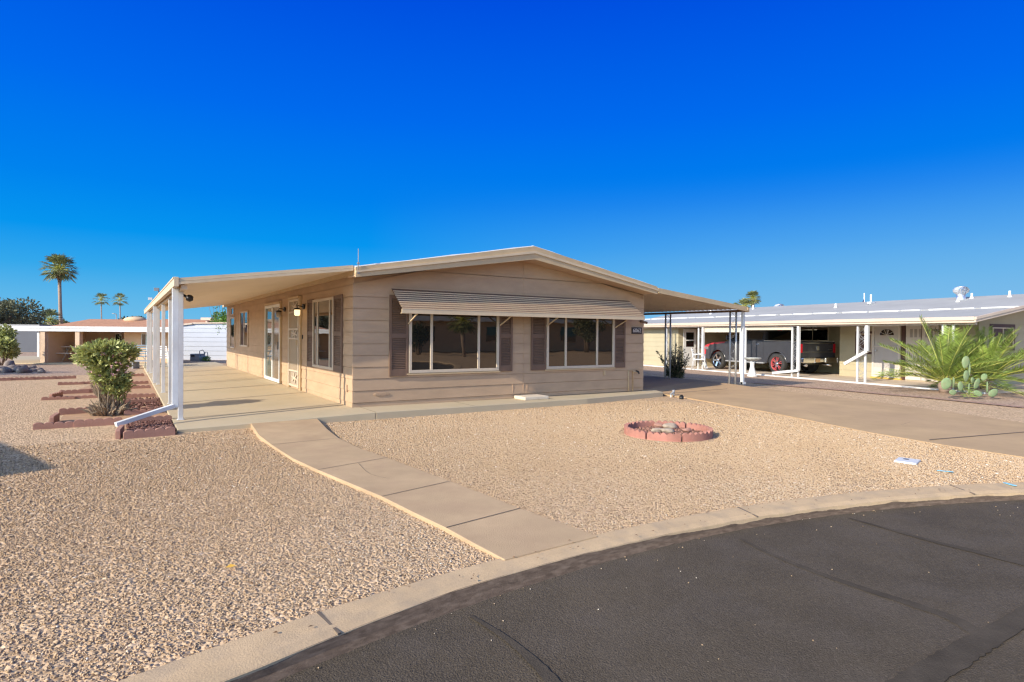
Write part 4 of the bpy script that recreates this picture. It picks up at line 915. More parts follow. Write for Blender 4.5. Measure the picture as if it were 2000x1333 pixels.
def wheel(y, s, red):
    cx = s*.90; wl = MB(); R_ = .42
    wl2 = [(.29,-.13),(.36,-.14),(.40,-.12),(.42,-.07),(.42,.07),(.40,.12),(.36,.14),(.29,.13)]
    Tw = lambda p: (cx+p[2], y+p[0], .42+p[1])
    wl.T = Tw; wl.lathe(wl2, (0,0,0), 32, caps=False); wh = wl.build('wheel', M['tyre'], tk, recalc=False)
    rm = MB(Tw); rm.lathe([(.29,-.12),(.30,.0),(.31,s*.132),(.285,s*.128),(.275,s*.05)], (0,0,0), 32, caps=False)
    rm.build('rim', M['redrim'] if red else M['chrome'], wh, recalc=False)
    sp = MB(Tw); n = 12 if red else 5
    for k in range(n):
        a = 2*PI*k/n; a2 = a+(.12 if k%2 else -.12) if red else a
        sp.beam((.05*math.cos(a),.05*math.sin(a),s*.09), (.29*math.cos(a2),.29*math.sin(a2),s*.122), .026 if red else .095, .02)
    sp.build('spokes', M['redrim'] if red else M['chrome'], wh)
    hb_ = MB(Tw); hb_.lathe([(.075,s*.07),(.07,s*.115),(.02,s*.125)], (0,0,0), 16); 
    if red:
        for k in range(12):
            a = 2*PI*k/12; hb_.beam((.05*math.cos(a),.05*math.sin(a),s*.10), (.14*math.cos(a),.14*math.sin(a),s*.112), .022, .02)
    hb_.build('hub', M['chrome'], wh, recalc=False)
    bk = MB(Tw); bk.lathe([(.0,s*.0),(.28,s*.0)], (0,0,0), 24, caps=False); bk.build('brake_disc', M['black'], wh, recalc=False)
wheel(yr, -1, True); wheel(yf, -1, False); wheel(yr, 1, False); wheel(yf, 1, False)

# ---------------------------------------------------------------- birdbath, chairs
P = GZ(1469,736,.0); bb = thing('birdbath', 'white pedestal birdbath with shallow bowl beside the porch post in front of the truck', 'birdbath', P); bb.scale = (.92,.92,.92)
mb = MB(); mb.lathe([(.19,0),(.19,.05),(.15,.08),(.16,.12),(.13,.16),(.075,.4),(.085,.52),(.12,.60)], (0,0,0), 20); mb.build('pedestal', M['white'], bb)
mb = MB(); mb.lathe([(.10,.60),(.26,.66),(.33,.72),(.325,.74),(.30,.735),(.2,.69),(.0,.67)], (0,0,0), 24, caps=False); mb.build('bowl', mat('grey weathered bowl', (.42,.42,.38), .8, .3, 9), bb)
def chair(loc, rz, lb, seat_m, fm, arms=True):
    o = thing('patio_chair', lb, 'chair', loc, rz)
    for sx in (-1, 1):
        mb = MB(); mb.tube([(sx*.25,-.26,0),(sx*.24,-.22,.42),(sx*.24,-.2,.62)], .017, 6); mb.build('leg', fm, o)
        mb = MB(); mb.tube([(sx*.25,.30,0),(sx*.24,.22,.40),(sx*.22,.30,.88)], .017, 6); mb.build('leg', fm, o)
        if arms: mb = MB(); mb.tube([(sx*.245,-.22,.62),(sx*.25,.0,.64),(sx*.23,.27,.62)], .02, 6); mb.build('armrest', fm, o)
    mb = MB(); mb.box(-.24,.24,-.23,.22,.40,.44); mb.build('seat', seat_m, o, bevel=.01)
    mb = MB()
    for k in range(5): mb.box(-.22,.22,.235+k*.012,.25+k*.012,.5+k*.085,.545+k*.085)
    mb.build('backrest', fm, o); return o
P = GZ(1366,722,.05); chair(P, .6, 'white slatted armchair on the porch slab in front of the truck hood', M['white'], M['white'])
P = GZ(1386,716,.05); chair(P, -1.2, 'white armchair partly hidden behind the downspout by the truck bumper', M['white'], M['white'])
P = GZ(1279,712,.0); chair((P[0], P[1], .0), 1.0, 'white metal chair with dark seat beside the pale shed wall', M['black'], M['white'], False)

# ---------------------------------------------------------------- plants on the right
def date_palm(P, h, n, lb, seed, rmin=1.25, rmax=2.0):
    random.seed(seed); o = thing('date_palm', lb, 'palm', P, 0, 'young date palms')
    tr = MB(); tr.tube([(0,0,0),(0,0,h*.6),(0,0,h)], [.13,.17,.10], 10); tr.build('trunk', M['palmbark'], o)
    lf = MB(); rc = MB()
    for k in range(n):
        az = k*2.399+random.uniform(-.25,.25); t = (k+.5)/n; el = math.radians(86-76*t**.9+random.uniform(-8,8)); Ln = random.uniform(rmin, rmax)*(1 if t > .15 else .75)
        d = Vector((math.cos(az)*math.cos(el), math.sin(az)*math.cos(el), math.sin(el)))
        p = Vector((d.x*.06, d.y*.06, h*.85)); pts = [p.copy()]; ns = 16; droop = random.uniform(.022,.05)*(1.3-t*.3)
        for i in range(ns):
            d = (d+Vector((0,0,-droop))).normalized(); p = p+d*Ln/ns; pts.append(p.copy())
        rc.tube(pts, [.014*(1-.75*i/ns) for i in range(ns+1)], 5)
        br = random.random()
        for i in range(3, ns+1):
            dd = (pts[i]-pts[i-1]).normalized(); sd2 = dd.cross(Vector((0,0,1))).normalized(); up2 = sd2.cross(dd)
            f_ = i/ns; ll = .35*math.sin(min(1, f_*1.15)*PI*.5+.35)*(1-.45*f_**3)*Ln/1.4
            for sub in (0, .33, .67):
                b0 = pts[i-1].lerp(pts[i], sub)
                for s in (-1, 1):
                    dr = (sd2*s*.8+dd*.62+up2*(.38+random.uniform(-.15,.15))).normalized()
                    tip = b0+dr*ll*random.uniform(.85,1.1)+Vector((0,0,-.05*ll)); mid = b0.lerp(tip, .45)+up2*.012; wv = dd*.0135
                    lf.cur = min(1, max(0, br*.5+random.random()*.5)); lf.poly([b0, mid+wv, tip, mid-wv])
    lf.build('fronds', M['dateleaf'], o, recalc=False); rc.build('frond_stems', M['rachis'], o, recalc=False); return o
date_palm(GZ(1846,768,0.), .34, 38, 'feathery green young date palm in front of the white double door', 11)
date_palm(GZ(1926,764,0.), .34, 36, 'feathery green young date palm under the brown framed window at right', 23)
P0 = GZ(1890,772,0.); pcx = thing('prickly_pear', 'grey green prickly pear cactus with flat round pads growing in front of the date palms', 'cactus', P0)
def pad(cx_, cy_, w_, h_, tilt, yawp, dp):
    w_ *= .88; h_ *= .88
    c0 = Vector(GD(cx_, cy_, dp)-np.array(P0)); mm = MB(); bm = bmesh.new(); bmesh.ops.create_uvsphere(bm, u_segments=16, v_segments=10, radius=1)
    s_ = dp/FPX; Rm = Matrix.Rotation(YAW+yawp, 3, 'Z') @ Matrix.Rotation(tilt, 3, 'Y'); idx = []
    for v in bm.verts:
        q = v.co; k = 1-.22*max(0, -q.z); idx.append(mm.vert(c0+Rm @ Vector((q.x*w_*s_/2*k, q.y*.022, q.z*h_*s_/2))))
    for f in bm.faces: mm.face([idx[v.index] for v in f.verts], True)
    bm.free(); mm.build('pad', M['cactus'], pcx, recalc=False)
for a in ((1886,708,18,28,.1,.0,14.4),(1887,735,17,26,.05,.3,14.2),(1848,750,23,28,.35,-.1,14.1),(1862,748,16,26,-.2,1.1,14.1),(1876,755,15,22,-.1,.2,14.0),(1861,767,19,13,.1,.1,14.0),(1900,744,13,17,-.5,.4,14.3),
          (1908,750,16,27,.6,.3,14.2),(1922,737,13,17,.3,-.3,14.4),(1928,757,13,27,.1,1.0,14.1),(1910,769,22,13,.4,.0,14.0),(1940,768,26,17,-.45,.1,14.0),(1893,760,15,28,.1,.8,14.3),(1893,720,12,36,.05,1.2,14.45)): pad(*a)

def leafy(mb, c, rad, n, l0, l1, w0, droop=0., shape=None, up=.3, clump=0):
    cl = [Vector((random.gauss(0,1), random.gauss(0,1), random.gauss(0,1))).normalized()*random.random()**.4 for _ in range(clump)] if clump else None
    for _ in range(n):
        if cl: q = random.choice(cl)+Vector((random.gauss(0,1), random.gauss(0,1), random.gauss(0,1)))*.16
        else: q = Vector((random.gauss(0,1), random.gauss(0,1), random.gauss(0,1))).normalized()*random.random()**.38
        p = Vector((c[0]+q.x*rad[0], c[1]+q.y*rad[1], c[2]+q.z*rad[2]))
        d = (q+Vector((random.gauss(0,.5), random.gauss(0,.5), random.gauss(up,.5)))).normalized(); sd2 = d.cross(Vector((random.gauss(0,1), random.gauss(0,1), random.gauss(0,1)))).normalized()
        ll = random.uniform(l0, l1); ww = w0*random.uniform(.7,1.2)
        mb.cur = random.random(); mb.poly([p, p+d*ll*.45+sd2*ww, p+d*ll, p+d*ll*.45-sd2*ww])

# flowering oleander at the left planter
random.seed(5)
P = np.array([-3.62, 1.95, 0.]); ol = thing('flowering_bush', 'leafy green oleander bush with small pink flowers and bare lower stems by the patio', 'bush', P)
lf = MB()
for c_, r_, n_ in (((-.05,0,1.10),(.38,.34,.13),1800),((-.33,.05,1.02),(.13,.18,.12),420),((.24,0,1.04),(.17,.22,.15),600),((-.07,0,.90),(.27,.28,.15),1400),((.06,0,.72),(.26,.26,.17),1400),((.10,-.02,.54),(.23,.22,.13),900),((.12,-.04,.40),(.19,.18,.09),520)):
    leafy(lf, c_, r_, n_, .06, .105, .020, up=.3, clump=30)
lf.build('foliage', M['leaf'], ol, recalc=False)
sm_ = MB()
for k in range(46):
    a = random.uniform(0, 2*PI); r0 = random.uniform(0,.12); top = Vector((random.uniform(-.26,.34), random.uniform(-.25,.25), random.uniform(.5,.9))); b0 = Vector((r0*math.cos(a)+.02, r0*math.sin(a), 0))
    sm_.tube([b0, b0.lerp(top,.35)+Vector((random.uniform(-.06,.06),random.uniform(-.06,.06),-.05)), b0.lerp(top,.7)+Vector((random.uniform(-.04,.04),0,0)), top], [.012,.010,.008,.004], 5)
for k in range(150):
    a = random.uniform(0, 2*PI); r0 = random.uniform(.0,.24); el = random.uniform(.35,1.35); l_ = random.uniform(.12,.30); b0 = Vector((r0*math.cos(a), r0*math.sin(a), .0)); d = Vector((math.cos(a)*math.cos(el), math.sin(a)*math.cos(el), math.sin(el)))
    sm_.tube([b0, b0+d*l_*.6+Vector((0,0,.03)), b0+d*l_], [.016,.012,.006], 5)
sm_.build('stems', M['stem'], ol, recalc=False)
for k in range(30):
    q = Vector((random.gauss(0,1), random.gauss(-.9,.6), random.gauss(.1,1))).normalized(); c_ = Vector((q.x*.36, q.y*.33, .88+q.z*.32)); fl_ = MB()
    if c_.z < .75: c_.x = c_.x*.7+.05
    for m_ in range(9):
        e = c_+Vector((random.gauss(0,.014), random.gauss(0,.014), random.gauss(0,.012))); d = Vector((random.gauss(0,1), random.gauss(-.6,1), random.gauss(.4,1))).normalized(); s1 = d.orthogonal().normalized()*.012; s2 = d.cross(s1).normalized()*.012
        fl_.cur = random.random(); fl_.poly([e+s1, e+s2, e-s1, e-s2])
    fl_.build('flower_cluster', M['flower'], ol, recalc=False)

# dark oleander behind the carport post
random.seed(9)
P = GZ(1318,741,.02); dk = thing('dark_shrub', 'dark multi stemmed shrub in the shade beside the far carport post', 'shrub', P)
sm_ = MB(); lf = MB()
for k in range(60):
    a = random.uniform(0, 2*PI); sp_ = random.random()**.7; l_ = random.uniform(.7,1.35)*(1-.25*sp_); el = PI/2-sp_*.6
    d = Vector((math.cos(a)*math.cos(el), math.sin(a)*math.cos(el), math.sin(el))); b0 = Vector((random.gauss(0,.09), random.gauss(0,.09), 0)); tip = b0+d*l_
    sm_.tube([b0, b0+d*l_*.5+Vector((0,0,.02)), tip], [.010,.008,.004], 5)
    for m_ in range(44):
        t = random.uniform(.30 if random.random() < .8 else .1, 1.0); q = b0.lerp(tip, t); dd = (d+Vector((random.gauss(0,.5), random.gauss(0,.5), random.gauss(.1,.4)))).normalized(); s2 = dd.orthogonal().normalized()*.014; ll = random.uniform(.08,.15)
        lf.cur = random.random(); lf.poly([q, q+dd*ll*.5+s2, q+dd*ll, q+dd*ll*.5-s2])
leafy(lf, (0,0,.18), (.30,.30,.20), 900, .06,.11,.016)
lf.build('foliage', M['leafdark'], dk, recalc=False); sm_.build('stems', M['bark'], dk, recalc=False)

# ---------------------------------------------------------------- scalloped edging
def edging_mesh(L=.56, H=.13, Tk=.055, nb=5):
    pts = [(-L/2, 0), (L/2, 0)]
    for k in range(nb):
        c0 = L/2-(k+.5)*L/nb; r_ = L/nb/2
        for t in np.linspace(0, PI, 7)[(0 if k == 0 else 1):]: pts.append((c0+r_*math.cos(t), H-.028+.028*math.sin(t)))
    mb = MB(); mb.prism(pts, -Tk/2, Tk/2, 'y'); return mb
eb = edging_mesh().build('edging_block', M['edging'], bevel=.004); eb_me = eb.data; bpy.data.objects.remove(eb)
rows = []   # x, y, angle, z, label
for i, (x, y, a, zt, w_) in enumerate([
    (-3.10,-.90,.05,0,'front scalloped edging block filling the gap to the patio corner'),
    (-3.44,-.66,PI/2-.1,0,'short end edging block at the outer corner of the nearest lava bed'),
    (-3.06,.52,.05,0,'scalloped edging block behind the nearest lava bed, crossed by the white downspout'),
    (-3.72,.60,-.05,0,'pinkish edging block in front of the flowering bush, right piece of its pair'),
    (-4.20,.62,.0,-.02,'pinkish edging block in front of the flowering bush, left piece of its pair'),
    (-4.30,1.22,PI/2-.1,.01,'tall end block standing left of the flowering bush'),
    (-4.05,2.35,.1,0,'dark scalloped block behind and left of the bare bush stems'),
    (-3.12,1.75,.04,0,'scalloped block right of the bush stems, first row past the downspout'),
    (-3.10,2.35,.04,-.03,'low scalloped block right of the bush stems, second row'),
    (-3.12,3.65,.04,0,'scalloped block right of the bush stems, third row'),
    (-4.55,5.2,.02,-.02,'pinkish block of the second bed left of the bush, near side'),
    (-4.0,5.25,.02,-.02,'pinkish block of the second bed touching the bush outline, near side'),
    (-4.62,5.7,PI/2-.3,0,'small end block of the second bed left of the bush'),
    (-4.35,6.5,.05,.01,'dark scalloped block of the second bed left of the bush, far side'),
    (-3.95,6.6,.05,.01,'dark scalloped block of the second bed beside the bush, far side'),
    (-3.10,4.9,.03,.0,'scalloped block beside the patio edge below the second post'),
    (-3.12,7.3,.03,.0,'scalloped block beside the patio edge just past the third post'),
    (-3.12,8.8,.03,.0,'scalloped block beside the patio edge near the fourth post'),
    (-3.14,12.2,.03,.0,'farthest scalloped block beside the patio edge'),
    (-4.6,9.4,.02,-.01,'far pinkish block left of the bush beyond the second bed'),
    (-4.1,9.45,.02,-.01,'far pinkish block beyond the second bed, right piece')]):
    o = bpy.data.objects.new('edging_block', eb_me); COL.objects.link(o); o.location = (x, y, zt-.005-(.035 if i > 6 else .012)); o.rotation_euler = (random.uniform(-.04,.04), random.uniform(-.03,.03), a+random.uniform(-.03,.03)); o.scale = (1.08 if i < 5 else 1, 1, 1)
    if 'end block' in w_ or 'short end' in w_: o.scale = (.85, 1, 1.15)
    tag(o, w_, 'garden edging', 'scalloped edging blocks along the patio beds')
for k in range(5):
    x, y = -6.9+k*.5, 11.75+k*.05; o = bpy.data.objects.new('edging_block', eb_me); COL.objects.link(o); o.location = (x, y, -.04); o.rotation_euler = (0, 0, .08)
    tag(o, ['far left','second from left','middle','second from right','right end'][k]+' block of the distant edging row in front of the boulders', 'garden edging', 'distant edging row')
pebble_bed('lava_gravel', lambda: (random.uniform(-3.36,-2.78), random.uniform(-.83,.45)), 900, .012, .026, M['lava'], 'dark red lava gravel in the bed at the patio corner', .035)
mb = MB(); mb.poly([(-3.40,-.86,.03),(-2.77,-.86,.03),(-2.77,.48,.03),(-3.40,.48,.03)]); struct(mb.build('bed_soil', M['soil'], recalc=False))
mb = MB(); mb.poly([(-4.28,.64,.006),(-2.77,.60,.006),(-2.77,4.6,.006),(-3.5,4.7,.006),(-4.25,2.4,.006)]); mb.poly([(-4.7,5.25,.006),(-2.77,5.2,.006),(-2.77,13,.006),(-3.6,13,.006),(-4.5,6.5,.006)])
struct(mb.build('bed_soil', M['soil'], recalc=False))
pebble_bed('lava_gravel', lambda: (random.uniform(-3.4,-2.78), random.uniform(1.9,4.6)), 700, .012, .026, M['lava'], 'dark red lava gravel strip between the bush and the patio', .01)

# ring planter
RC = (3.25, -4.33); RR_ = .60
def arc_block(a0, a1, H=.115, Tk=.05, nb=5, tilt=0.):
    mb = MB(); N2 = 40; inner = []; outer = []
    for k in range(N2+1):
        t = k/N2; a = a0+(a1-a0)*t; h = H-.03+.03*abs(math.sin(PI*t*nb))
        for r_, lst in ((RR_-Tk/2, inner), (RR_+Tk/2, outer)):
            lst.append((mb.vert((RC[0]+r_*math.cos(a), RC[1]+r_*math.sin(a), -.02)), mb.vert((RC[0]+r_*math.cos(a), RC[1]+r_*math.sin(a), h))))
    for i in range(N2):
        a, b = inner[i], inner[i+1]; c, d = outer[i], outer[i+1]
        mb.face((a[0], b[0], b[1], a[1])); mb.face((c[0], c[1], d[1], d[0])); mb.face((a[1], b[1], d[1], c[1]))
    mb.face((inner[0][0], inner[0][1], outer[0][1], outer[0][0])); mb.face((inner[-1][0], outer[-1][0], outer[-1][1], inner[-1][1]))
    return mb
rl = ['rear right','rear','rear left','left','front left','front','front right','right']
for k in range(8):
    a0 = math.radians(15+k*45+1.2); a1 = math.radians(15+(k+1)*45-1.2)
    o = arc_block(a0, a1).build('edging_block', M['ringedge']); tag(o, 'curved pink scalloped block, '+['right rear','rear facing the driveway','rear facing the house','rear left','left','front left beside the dark gap','front right beside the dark gap','right end'][k]+' piece of the round planter', 'garden edging', 'curved blocks of the round planter')
def inring():
    r_ = .59*math.sqrt(random.random()); a = random.uniform(0, 2*PI); return RC[0]+r_*math.cos(a), RC[1]+r_*math.sin(a)
pebble_bed('lava_gravel', inring, 900, .010, .024, mat('red brown rock chips', (.26,.13,.09), .9, .3, 9, rnd=.5), 'red brown rock chips filling the round planter', .012)
mb = MB(); mb.poly([(RC[0]+.61*math.cos(t), RC[1]+.61*math.sin(t), .012) for t in np.linspace(0, 2*PI, 33)[:-1]]); struct(mb.build('planter_soil', mat('dark planter soil', (.16,.09,.06), .95, .2, 9), recalc=False))
for px_, py_, sx, sy, sz, lb, m_ in ((1257,829,.10,.075,.07,'knobbly yellowish rock at the left inside the round planter','rock'),(1309,833,.115,.08,.06,'smooth pale grey rock at the back of the round planter','rock'),
        (1286,840,.13,.05,.03,'flat thin pale stone at the centre of the round planter','rock'),(1305,841,.10,.07,.045,'low tan rock beside the flat stone in the round planter','rock'),(1341,840,.07,.05,.04,'small pinkish rock at the right inside the round planter','edging'),(1287,831,.08,.05,.045,'rectangular pink brick piece at the back of the round planter','edging')):
    q = GZ(px_, py_, .05); mb = MB(); random.seed(int(px_)); mb.blob((0,0,0), (sx,sy,sz), 3, .16); o = mb.build('rock', M[m_], loc=(q[0], q[1], .045)); o.rotation_euler = (0, 0, random.uniform(-.5,.5)); tag(o, lb, 'rock')
# valve box lid, paint marks, pvc risers, drip caps, leaf litter
q = GZ(1772,901,.01); vb = thing('valve_box', 'square pale utility cover with a dark hole set in the gravel', 'utility cover', (q[0], q[1], 0), .25)
mb = MB(); mb.box(-.14,.14,-.11,.11,-.02,.022); mb.build('lid', M['white'], vb, bevel=.006)
mb = MB(); mb.tube([(.05,.02,.0215),(.05,.02,.0245)], .03, 14); mb.build('hole', M['black'], vb)
mb = MB()
for (a, b), (c_, d_) in (((1830,919),(1862,922)),): mb.beam(GZ(a,b,.016), GZ(c_,d_,.016), .025, .004)
mb.beam(GZ(1962,943,.018), GZ(1983,949,.018), .035, .004); struct(mb.build('blue_marking', M['bluepaint']))
q = GZ(1314,776,.0); ir = thing('irrigation_riser', 'white pvc irrigation risers joined by a short pipe at the gravel edge', 'irrigation pipe', q)
mb = MB(); mb.tube([(-.06,0,-.02),(-.06,0,.07),(.07,.05,.10)], .022, 10); mb.tube([(.08,.05,-.02),(.08,.05,.09)], .02, 10); mb.build('pipe', M['pvc'], ir)
mb = MB(); mb.tube([(.08,.05,.08),(.08,.05,.16)], .03, 10); mb.tube([(-.06,0,.05),(-.06,0,.09)], .03, 10); mb.build('valve_cap', M['grey'], ir)
q = GZ(1331,780,.0); o = thing('drain_cap', 'dark square topped cap standing right of the white irrigation risers', 'pipe cap', q)
mb = MB(); mb.tube([(0,0,-.02),(0,0,.07)], .05, 14); mb.build('cap', M['black'], o); mb = MB(); mb.box(-.022,.022,-.022,.022,.07,.10); mb.build('cap_nut', M['black'], o)
q = GZ(1294,774,.0); o = thing('drain_cap', 'low dark cap lying left of the white irrigation risers', 'pipe cap', q)
mb = MB(); mb.tube([(0,0,-.02),(0,0,.035)], .05, 14); mb.build('cap', M['black'], o); mb = MB(); mb.box(-.02,.02,-.02,.02,.035,.06); mb.build('cap_nut', M['black'], o)

random.seed(88)
def road_pt():
    a = math.radians(random.uniform(-16, 26)); r_ = rA(a)-random.uniform(.03, 1)**3*4.5-.02; return ringpt(r_, a)
pebble_bed('road_grit', road_pt, 130, .0022, .0055, M['stones'], 'small pale stones scattered over the dark asphalt', -.069)
mb = MB()
for k in range(170):
    if k < 60: a = math.radians(random.uniform(-15, 24)); r_ = random.uniform(10.66, 11.0); x, y = ringpt(r_, a); z = .016
    else: q = GZ(random.uniform(20, 1750), random.uniform(850, 1230), .02); x, y, z = q[0], q[1], .022
    if math.hypot(x-CC[0], y-CC[1]) < 10.66: continue
    t = random.uniform(0, 6); l_ = random.uniform(.012, .03); mb.cur = random.random()
    mb.poly([(x, y, z), (x+l_*math.cos(t)*.5-.3*l_*math.sin(t), y+l_*math.sin(t)*.5+.3*l_*math.cos(t), z+.006), (x+l_*math.cos(t), y+l_*math.sin(t), z+.002), (x+l_*math.cos(t)*.5+.3*l_*math.sin(t), y+l_*math.sin(t)*.5-.3*l_*math.cos(t), z+.004)])
lt = mb.build('leaf_litter', stone_mat('dry leaf bits', [(.10,.055,.03),(.22,.13,.07),(.30,.2,.11)]), recalc=False); tag(lt, 'small dry leaf bits scattered over gravel and kerb', 'leaf litter', kind='stuff')
q = GZ(440, 1111, .02); lf_ = MB(); lf_.poly([(0,0,.012),(.03,.02,.022),(.06,.0,.014),(.03,-.025,.016)]); o = lf_.build('fallen_leaf', mat('yellow leaf', (.75,.42,.06), .6, .1), recalc=False, loc=(q[0], q[1], .014)); tag(o, 'single yellow fallen leaf on the left gravel', 'leaf')

# ================================================================ BACKGROUND LEFT
def LNP(px_, b, z=0.): k = (px_-1000)/FPX*b; return (CAM[0]+_f[0]*b+_r[0]*k, CAM[1]+_f[1]*b+_r[1]*k, z)
D1 = 26.0; lx = lambda p: (p-1000)/FPX*D1
lh = thing('tan_house', 'low orange tan stucco house with brown shingle roof and long white fascia at left', 'house', LNP(165, D1), YAW)
O1 = lx(165); X_ = lambda p: lx(p)-O1                # local x of a pixel column on the front plane
def zpx(py, b=D1): return CAM[2]+(653.5-py)/FPX*b-.0
zf0, zf1 = 1.43+(650-651)/FPX*D1, 0
ZF = CAM[2]+ (646-651)/FPX*D1*-1                       # fascia height
mb = MB(); mb.box(X_(-60), X_(331), -.05, .0, 1.42, 1.62); mb.box(X_(-60), X_(331), -.07, -.05, 1.55, 1.64); mb.build('fascia', M['white'], lh)
mb = MB(); mb.box(X_(-60), X_(331), .0, .9, 1.43, 1.58); mb.box(X_(-60), X_(216), .901, 2.8, 1.43, 1.579); mb.build('flat_roof', M['trim'], lh)
mb = MB()
mb.poly([(X_(70),.3,1.58),(X_(334),.3,1.58),(2.5,1.8,2.0),(X_(118),1.8,2.0)]); mb.poly([(X_(334),.3,1.58),(2.3,2.3,1.58),(2.5,1.8,2.0)]); mb.poly([(X_(70),.3,1.58),(X_(118),1.8,2.0),(X_(70),3.0,1.58)])
mb.poly([(X_(118),1.8,2.0),(2.5,1.8,2.0),(2.3,2.3,1.58),(X_(70),2.9,1.58)])
rf_ = mb.build('shingle_roof', M['shingle'], lh, recalc=False)
mb = MB(); mb.blob((X_(213),1.8,1.98), (.5,.4,.16), 2, .03); mb.build('roof_vent_dome', M['stucco'], rf_)
mb = MB(); mb.tube([(X_(320),1.0,1.6),(X_(320),1.0,1.84)], .06, 8); mb.box(X_(320)-.14,X_(320)+.14,.9,1.1,1.80,1.88); mb.build('roof_vent', M['nfascia'], rf_)
rh = thing('rear_house', 'brown shingled house roof showing above the white shed', 'house', LNP(400, 44), YAW)
mb = MB(); mb.box(-4.6,5,0,6,0,1.5); mb.build('wall', M['stucco'], rh); mb = MB(); mb.prism([(-.3,1.5),(-.3,1.6),(3,2.44),(6.3,1.6),(6.3,1.5)], -4.9, 5.3, 'x'); r2_ = mb.build('roof', M['shingle'], rh)
mb = MB(); mb.tube([(-.85,2.0,2.1),(-.85,2.0,2.42)], .12, 8); mb.box(-1.25,-.45,1.8,2.2,2.36,2.56); mb.build('roof_vent', M['nfascia'], r2_)
mb = MB(); mb.box(X_(82),X_(160),2.4,2.6,.05,1.43); mb.build('porch_back_wall', M['stucco'], lh)
mb = MB(); mb.box(X_(82),X_(82)+.15,.15,2.4,.05,1.43); mb.build('porch_side_wall', M['stucco'], lh)
mb = MB(); mb.box(X_(160),X_(216),2.2,2.4,.05,1.43); mb.box(X_(216),X_(326),.9,1.1,.05,1.43); mb.box(X_(216),X_(216)+.15,1.1,2.4,.05,1.43); mb.box(2.2,2.3,1.1,2.2,.05,1.43); mb.build('wall', M['stucco'], lh)
for a, b in ((78.5, 87.5), (146.5, 155)):
    mb = MB(); mb.box(X_(a),X_(b),.0,.22,.05,1.43); mb.build('column', mat('pale block column', (.60,.44,.30), .85, .1, 6) if a < 80 else bpy.data.materials['pale block column'], lh)
mb = MB(); mb.box(X_(252),X_(283),.855,.9,.80,1.36); fo = mb.build('window_frame', M['white'], lh)
mb = MB(); mb.box(X_(254),X_(260.5),.84,.855,.85,1.31); mb.build('pane', M['glass'], fo); mb = MB(); mb.box(X_(262.5),X_(277),.84,.855,.85,1.31); mb.build('pane', M['aqua'], fo); mb = MB(); mb.box(X_(279),X_(282),.84,.855,.85,1.31); mb.build('pane', M['glass'], fo)
mb = MB(); mb.box(X_(161),X_(176),2.13,2.2,.5,1.36); wf = mb.build('window_frame', M['frame'], lh); mb = MB(); mb.box(X_(163),X_(174),2.12,2.13,.95,1.3); mb.build('pane', M['glass'], wf)
mb = MB(); mb.box(X_(196),X_(215),2.14,2.2,.06,1.36); mb.build('doorway', M['black'], lh)
mb = MB(); mb.box(X_(163),X_(200),1.6,1.9,.1,.95); mb.build('porch_cabinet', M['grey'], lh)
mb = MB(); P = [LNP(22,D1-.3), LNP(335,D1-.3), LNP(335,D1+7), LNP(22,D1+7)]; mb.prism([(p[0], p[1]) for p in P], -.02, .045); struct(mb.build('porch_slab', M['concrete_patio']))
# slate wall beyond the open carport at far left, with white post
sw = thing('slate_shed', 'blue grey shed wall in shade beyond the far left carport', 'shed', LNP(48, 40), YAW)
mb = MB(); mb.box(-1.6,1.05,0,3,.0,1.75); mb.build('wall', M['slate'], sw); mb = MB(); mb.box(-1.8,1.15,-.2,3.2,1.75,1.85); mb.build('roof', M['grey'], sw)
mb = MB(); mb.box(X_(70.5),X_(75),.05,.14,.3,1.43); mb.build('white_post', M['white'], lh)
tb = thing('picnic_table', 'pale picnic table with bench under the tan porch', 'table', LNP(141, D1+1.2, .045), YAW)
mb = MB(); mb.box(-.42,.42,-.3,.3,.66,.71); mb.build('tabletop', M['frame'], tb)
for s in (-1, 1):
    mb = MB(); mb.beam((s*.3,-.25,0), (s*.18,.1,.66), .05, .05); mb.beam((s*.3,.25,0), (s*.18,-.1,.66), .05, .05); mb.build('leg', M['frame'], tb)
mb = MB(); mb.box(-.3,.42,-.62,-.42,.38,.42); mb.build('bench', M['frame'], tb)
# white sided building behind the patio
D2 = 31.0; lx2 = lambda p: (p-1000)/FPX*D2-(386-1000)/FPX*D2
wb = thing('white_shed', 'white lap sided building with low sloping roof seen through the patio opening', 'shed', LNP(386, D2), YAW)
mb = MB(lambda p: (p[0], -p[1], p[2])); siding(mb, lx2(336), lx2(446), 0, 1.78, .235, .018); mb.poly([(lx2(336),0,1.7),(lx2(446),0,1.78),(lx2(446),0,1.92),(lx2(377),0,1.86),(lx2(336),0,1.72)]); mb.build('wall', M['shed'], wb, recalc=False)
mb = MB(); mb.box(lx2(446)-.05,lx2(446),0,5,0,1.9); mb.box(lx2(336),lx2(336)+.05,0,5,0,1.7); mb.build('side_wall', M['shed'], wb)
mb = MB(); a_, b_, c_ = lx2(334), lx2(377), lx2(448)
mb.hexa([(a_,-.1,1.70),(b_,-.1,1.84),(b_,5,1.84),(a_,5,1.70),(a_,-.1,1.77),(b_,-.1,1.92),(b_,5,1.92),(a_,5,1.77)]); mb.hexa([(b_+.001,-.08,1.86),(c_,-.08,1.90),(c_,5,1.90),(b_+.001,5,1.86),(b_+.001,-.08,1.93),(c_,-.08,1.96),(c_,5,1.96),(b_+.001,5,1.93)]); mb.build('roof', M['nfascia'], wb)
ac = thing('air_conditioner', 'grey boxy cooler unit on the ground before the white shed wall', 'air conditioner', LNP(386, 29.8), YAW)
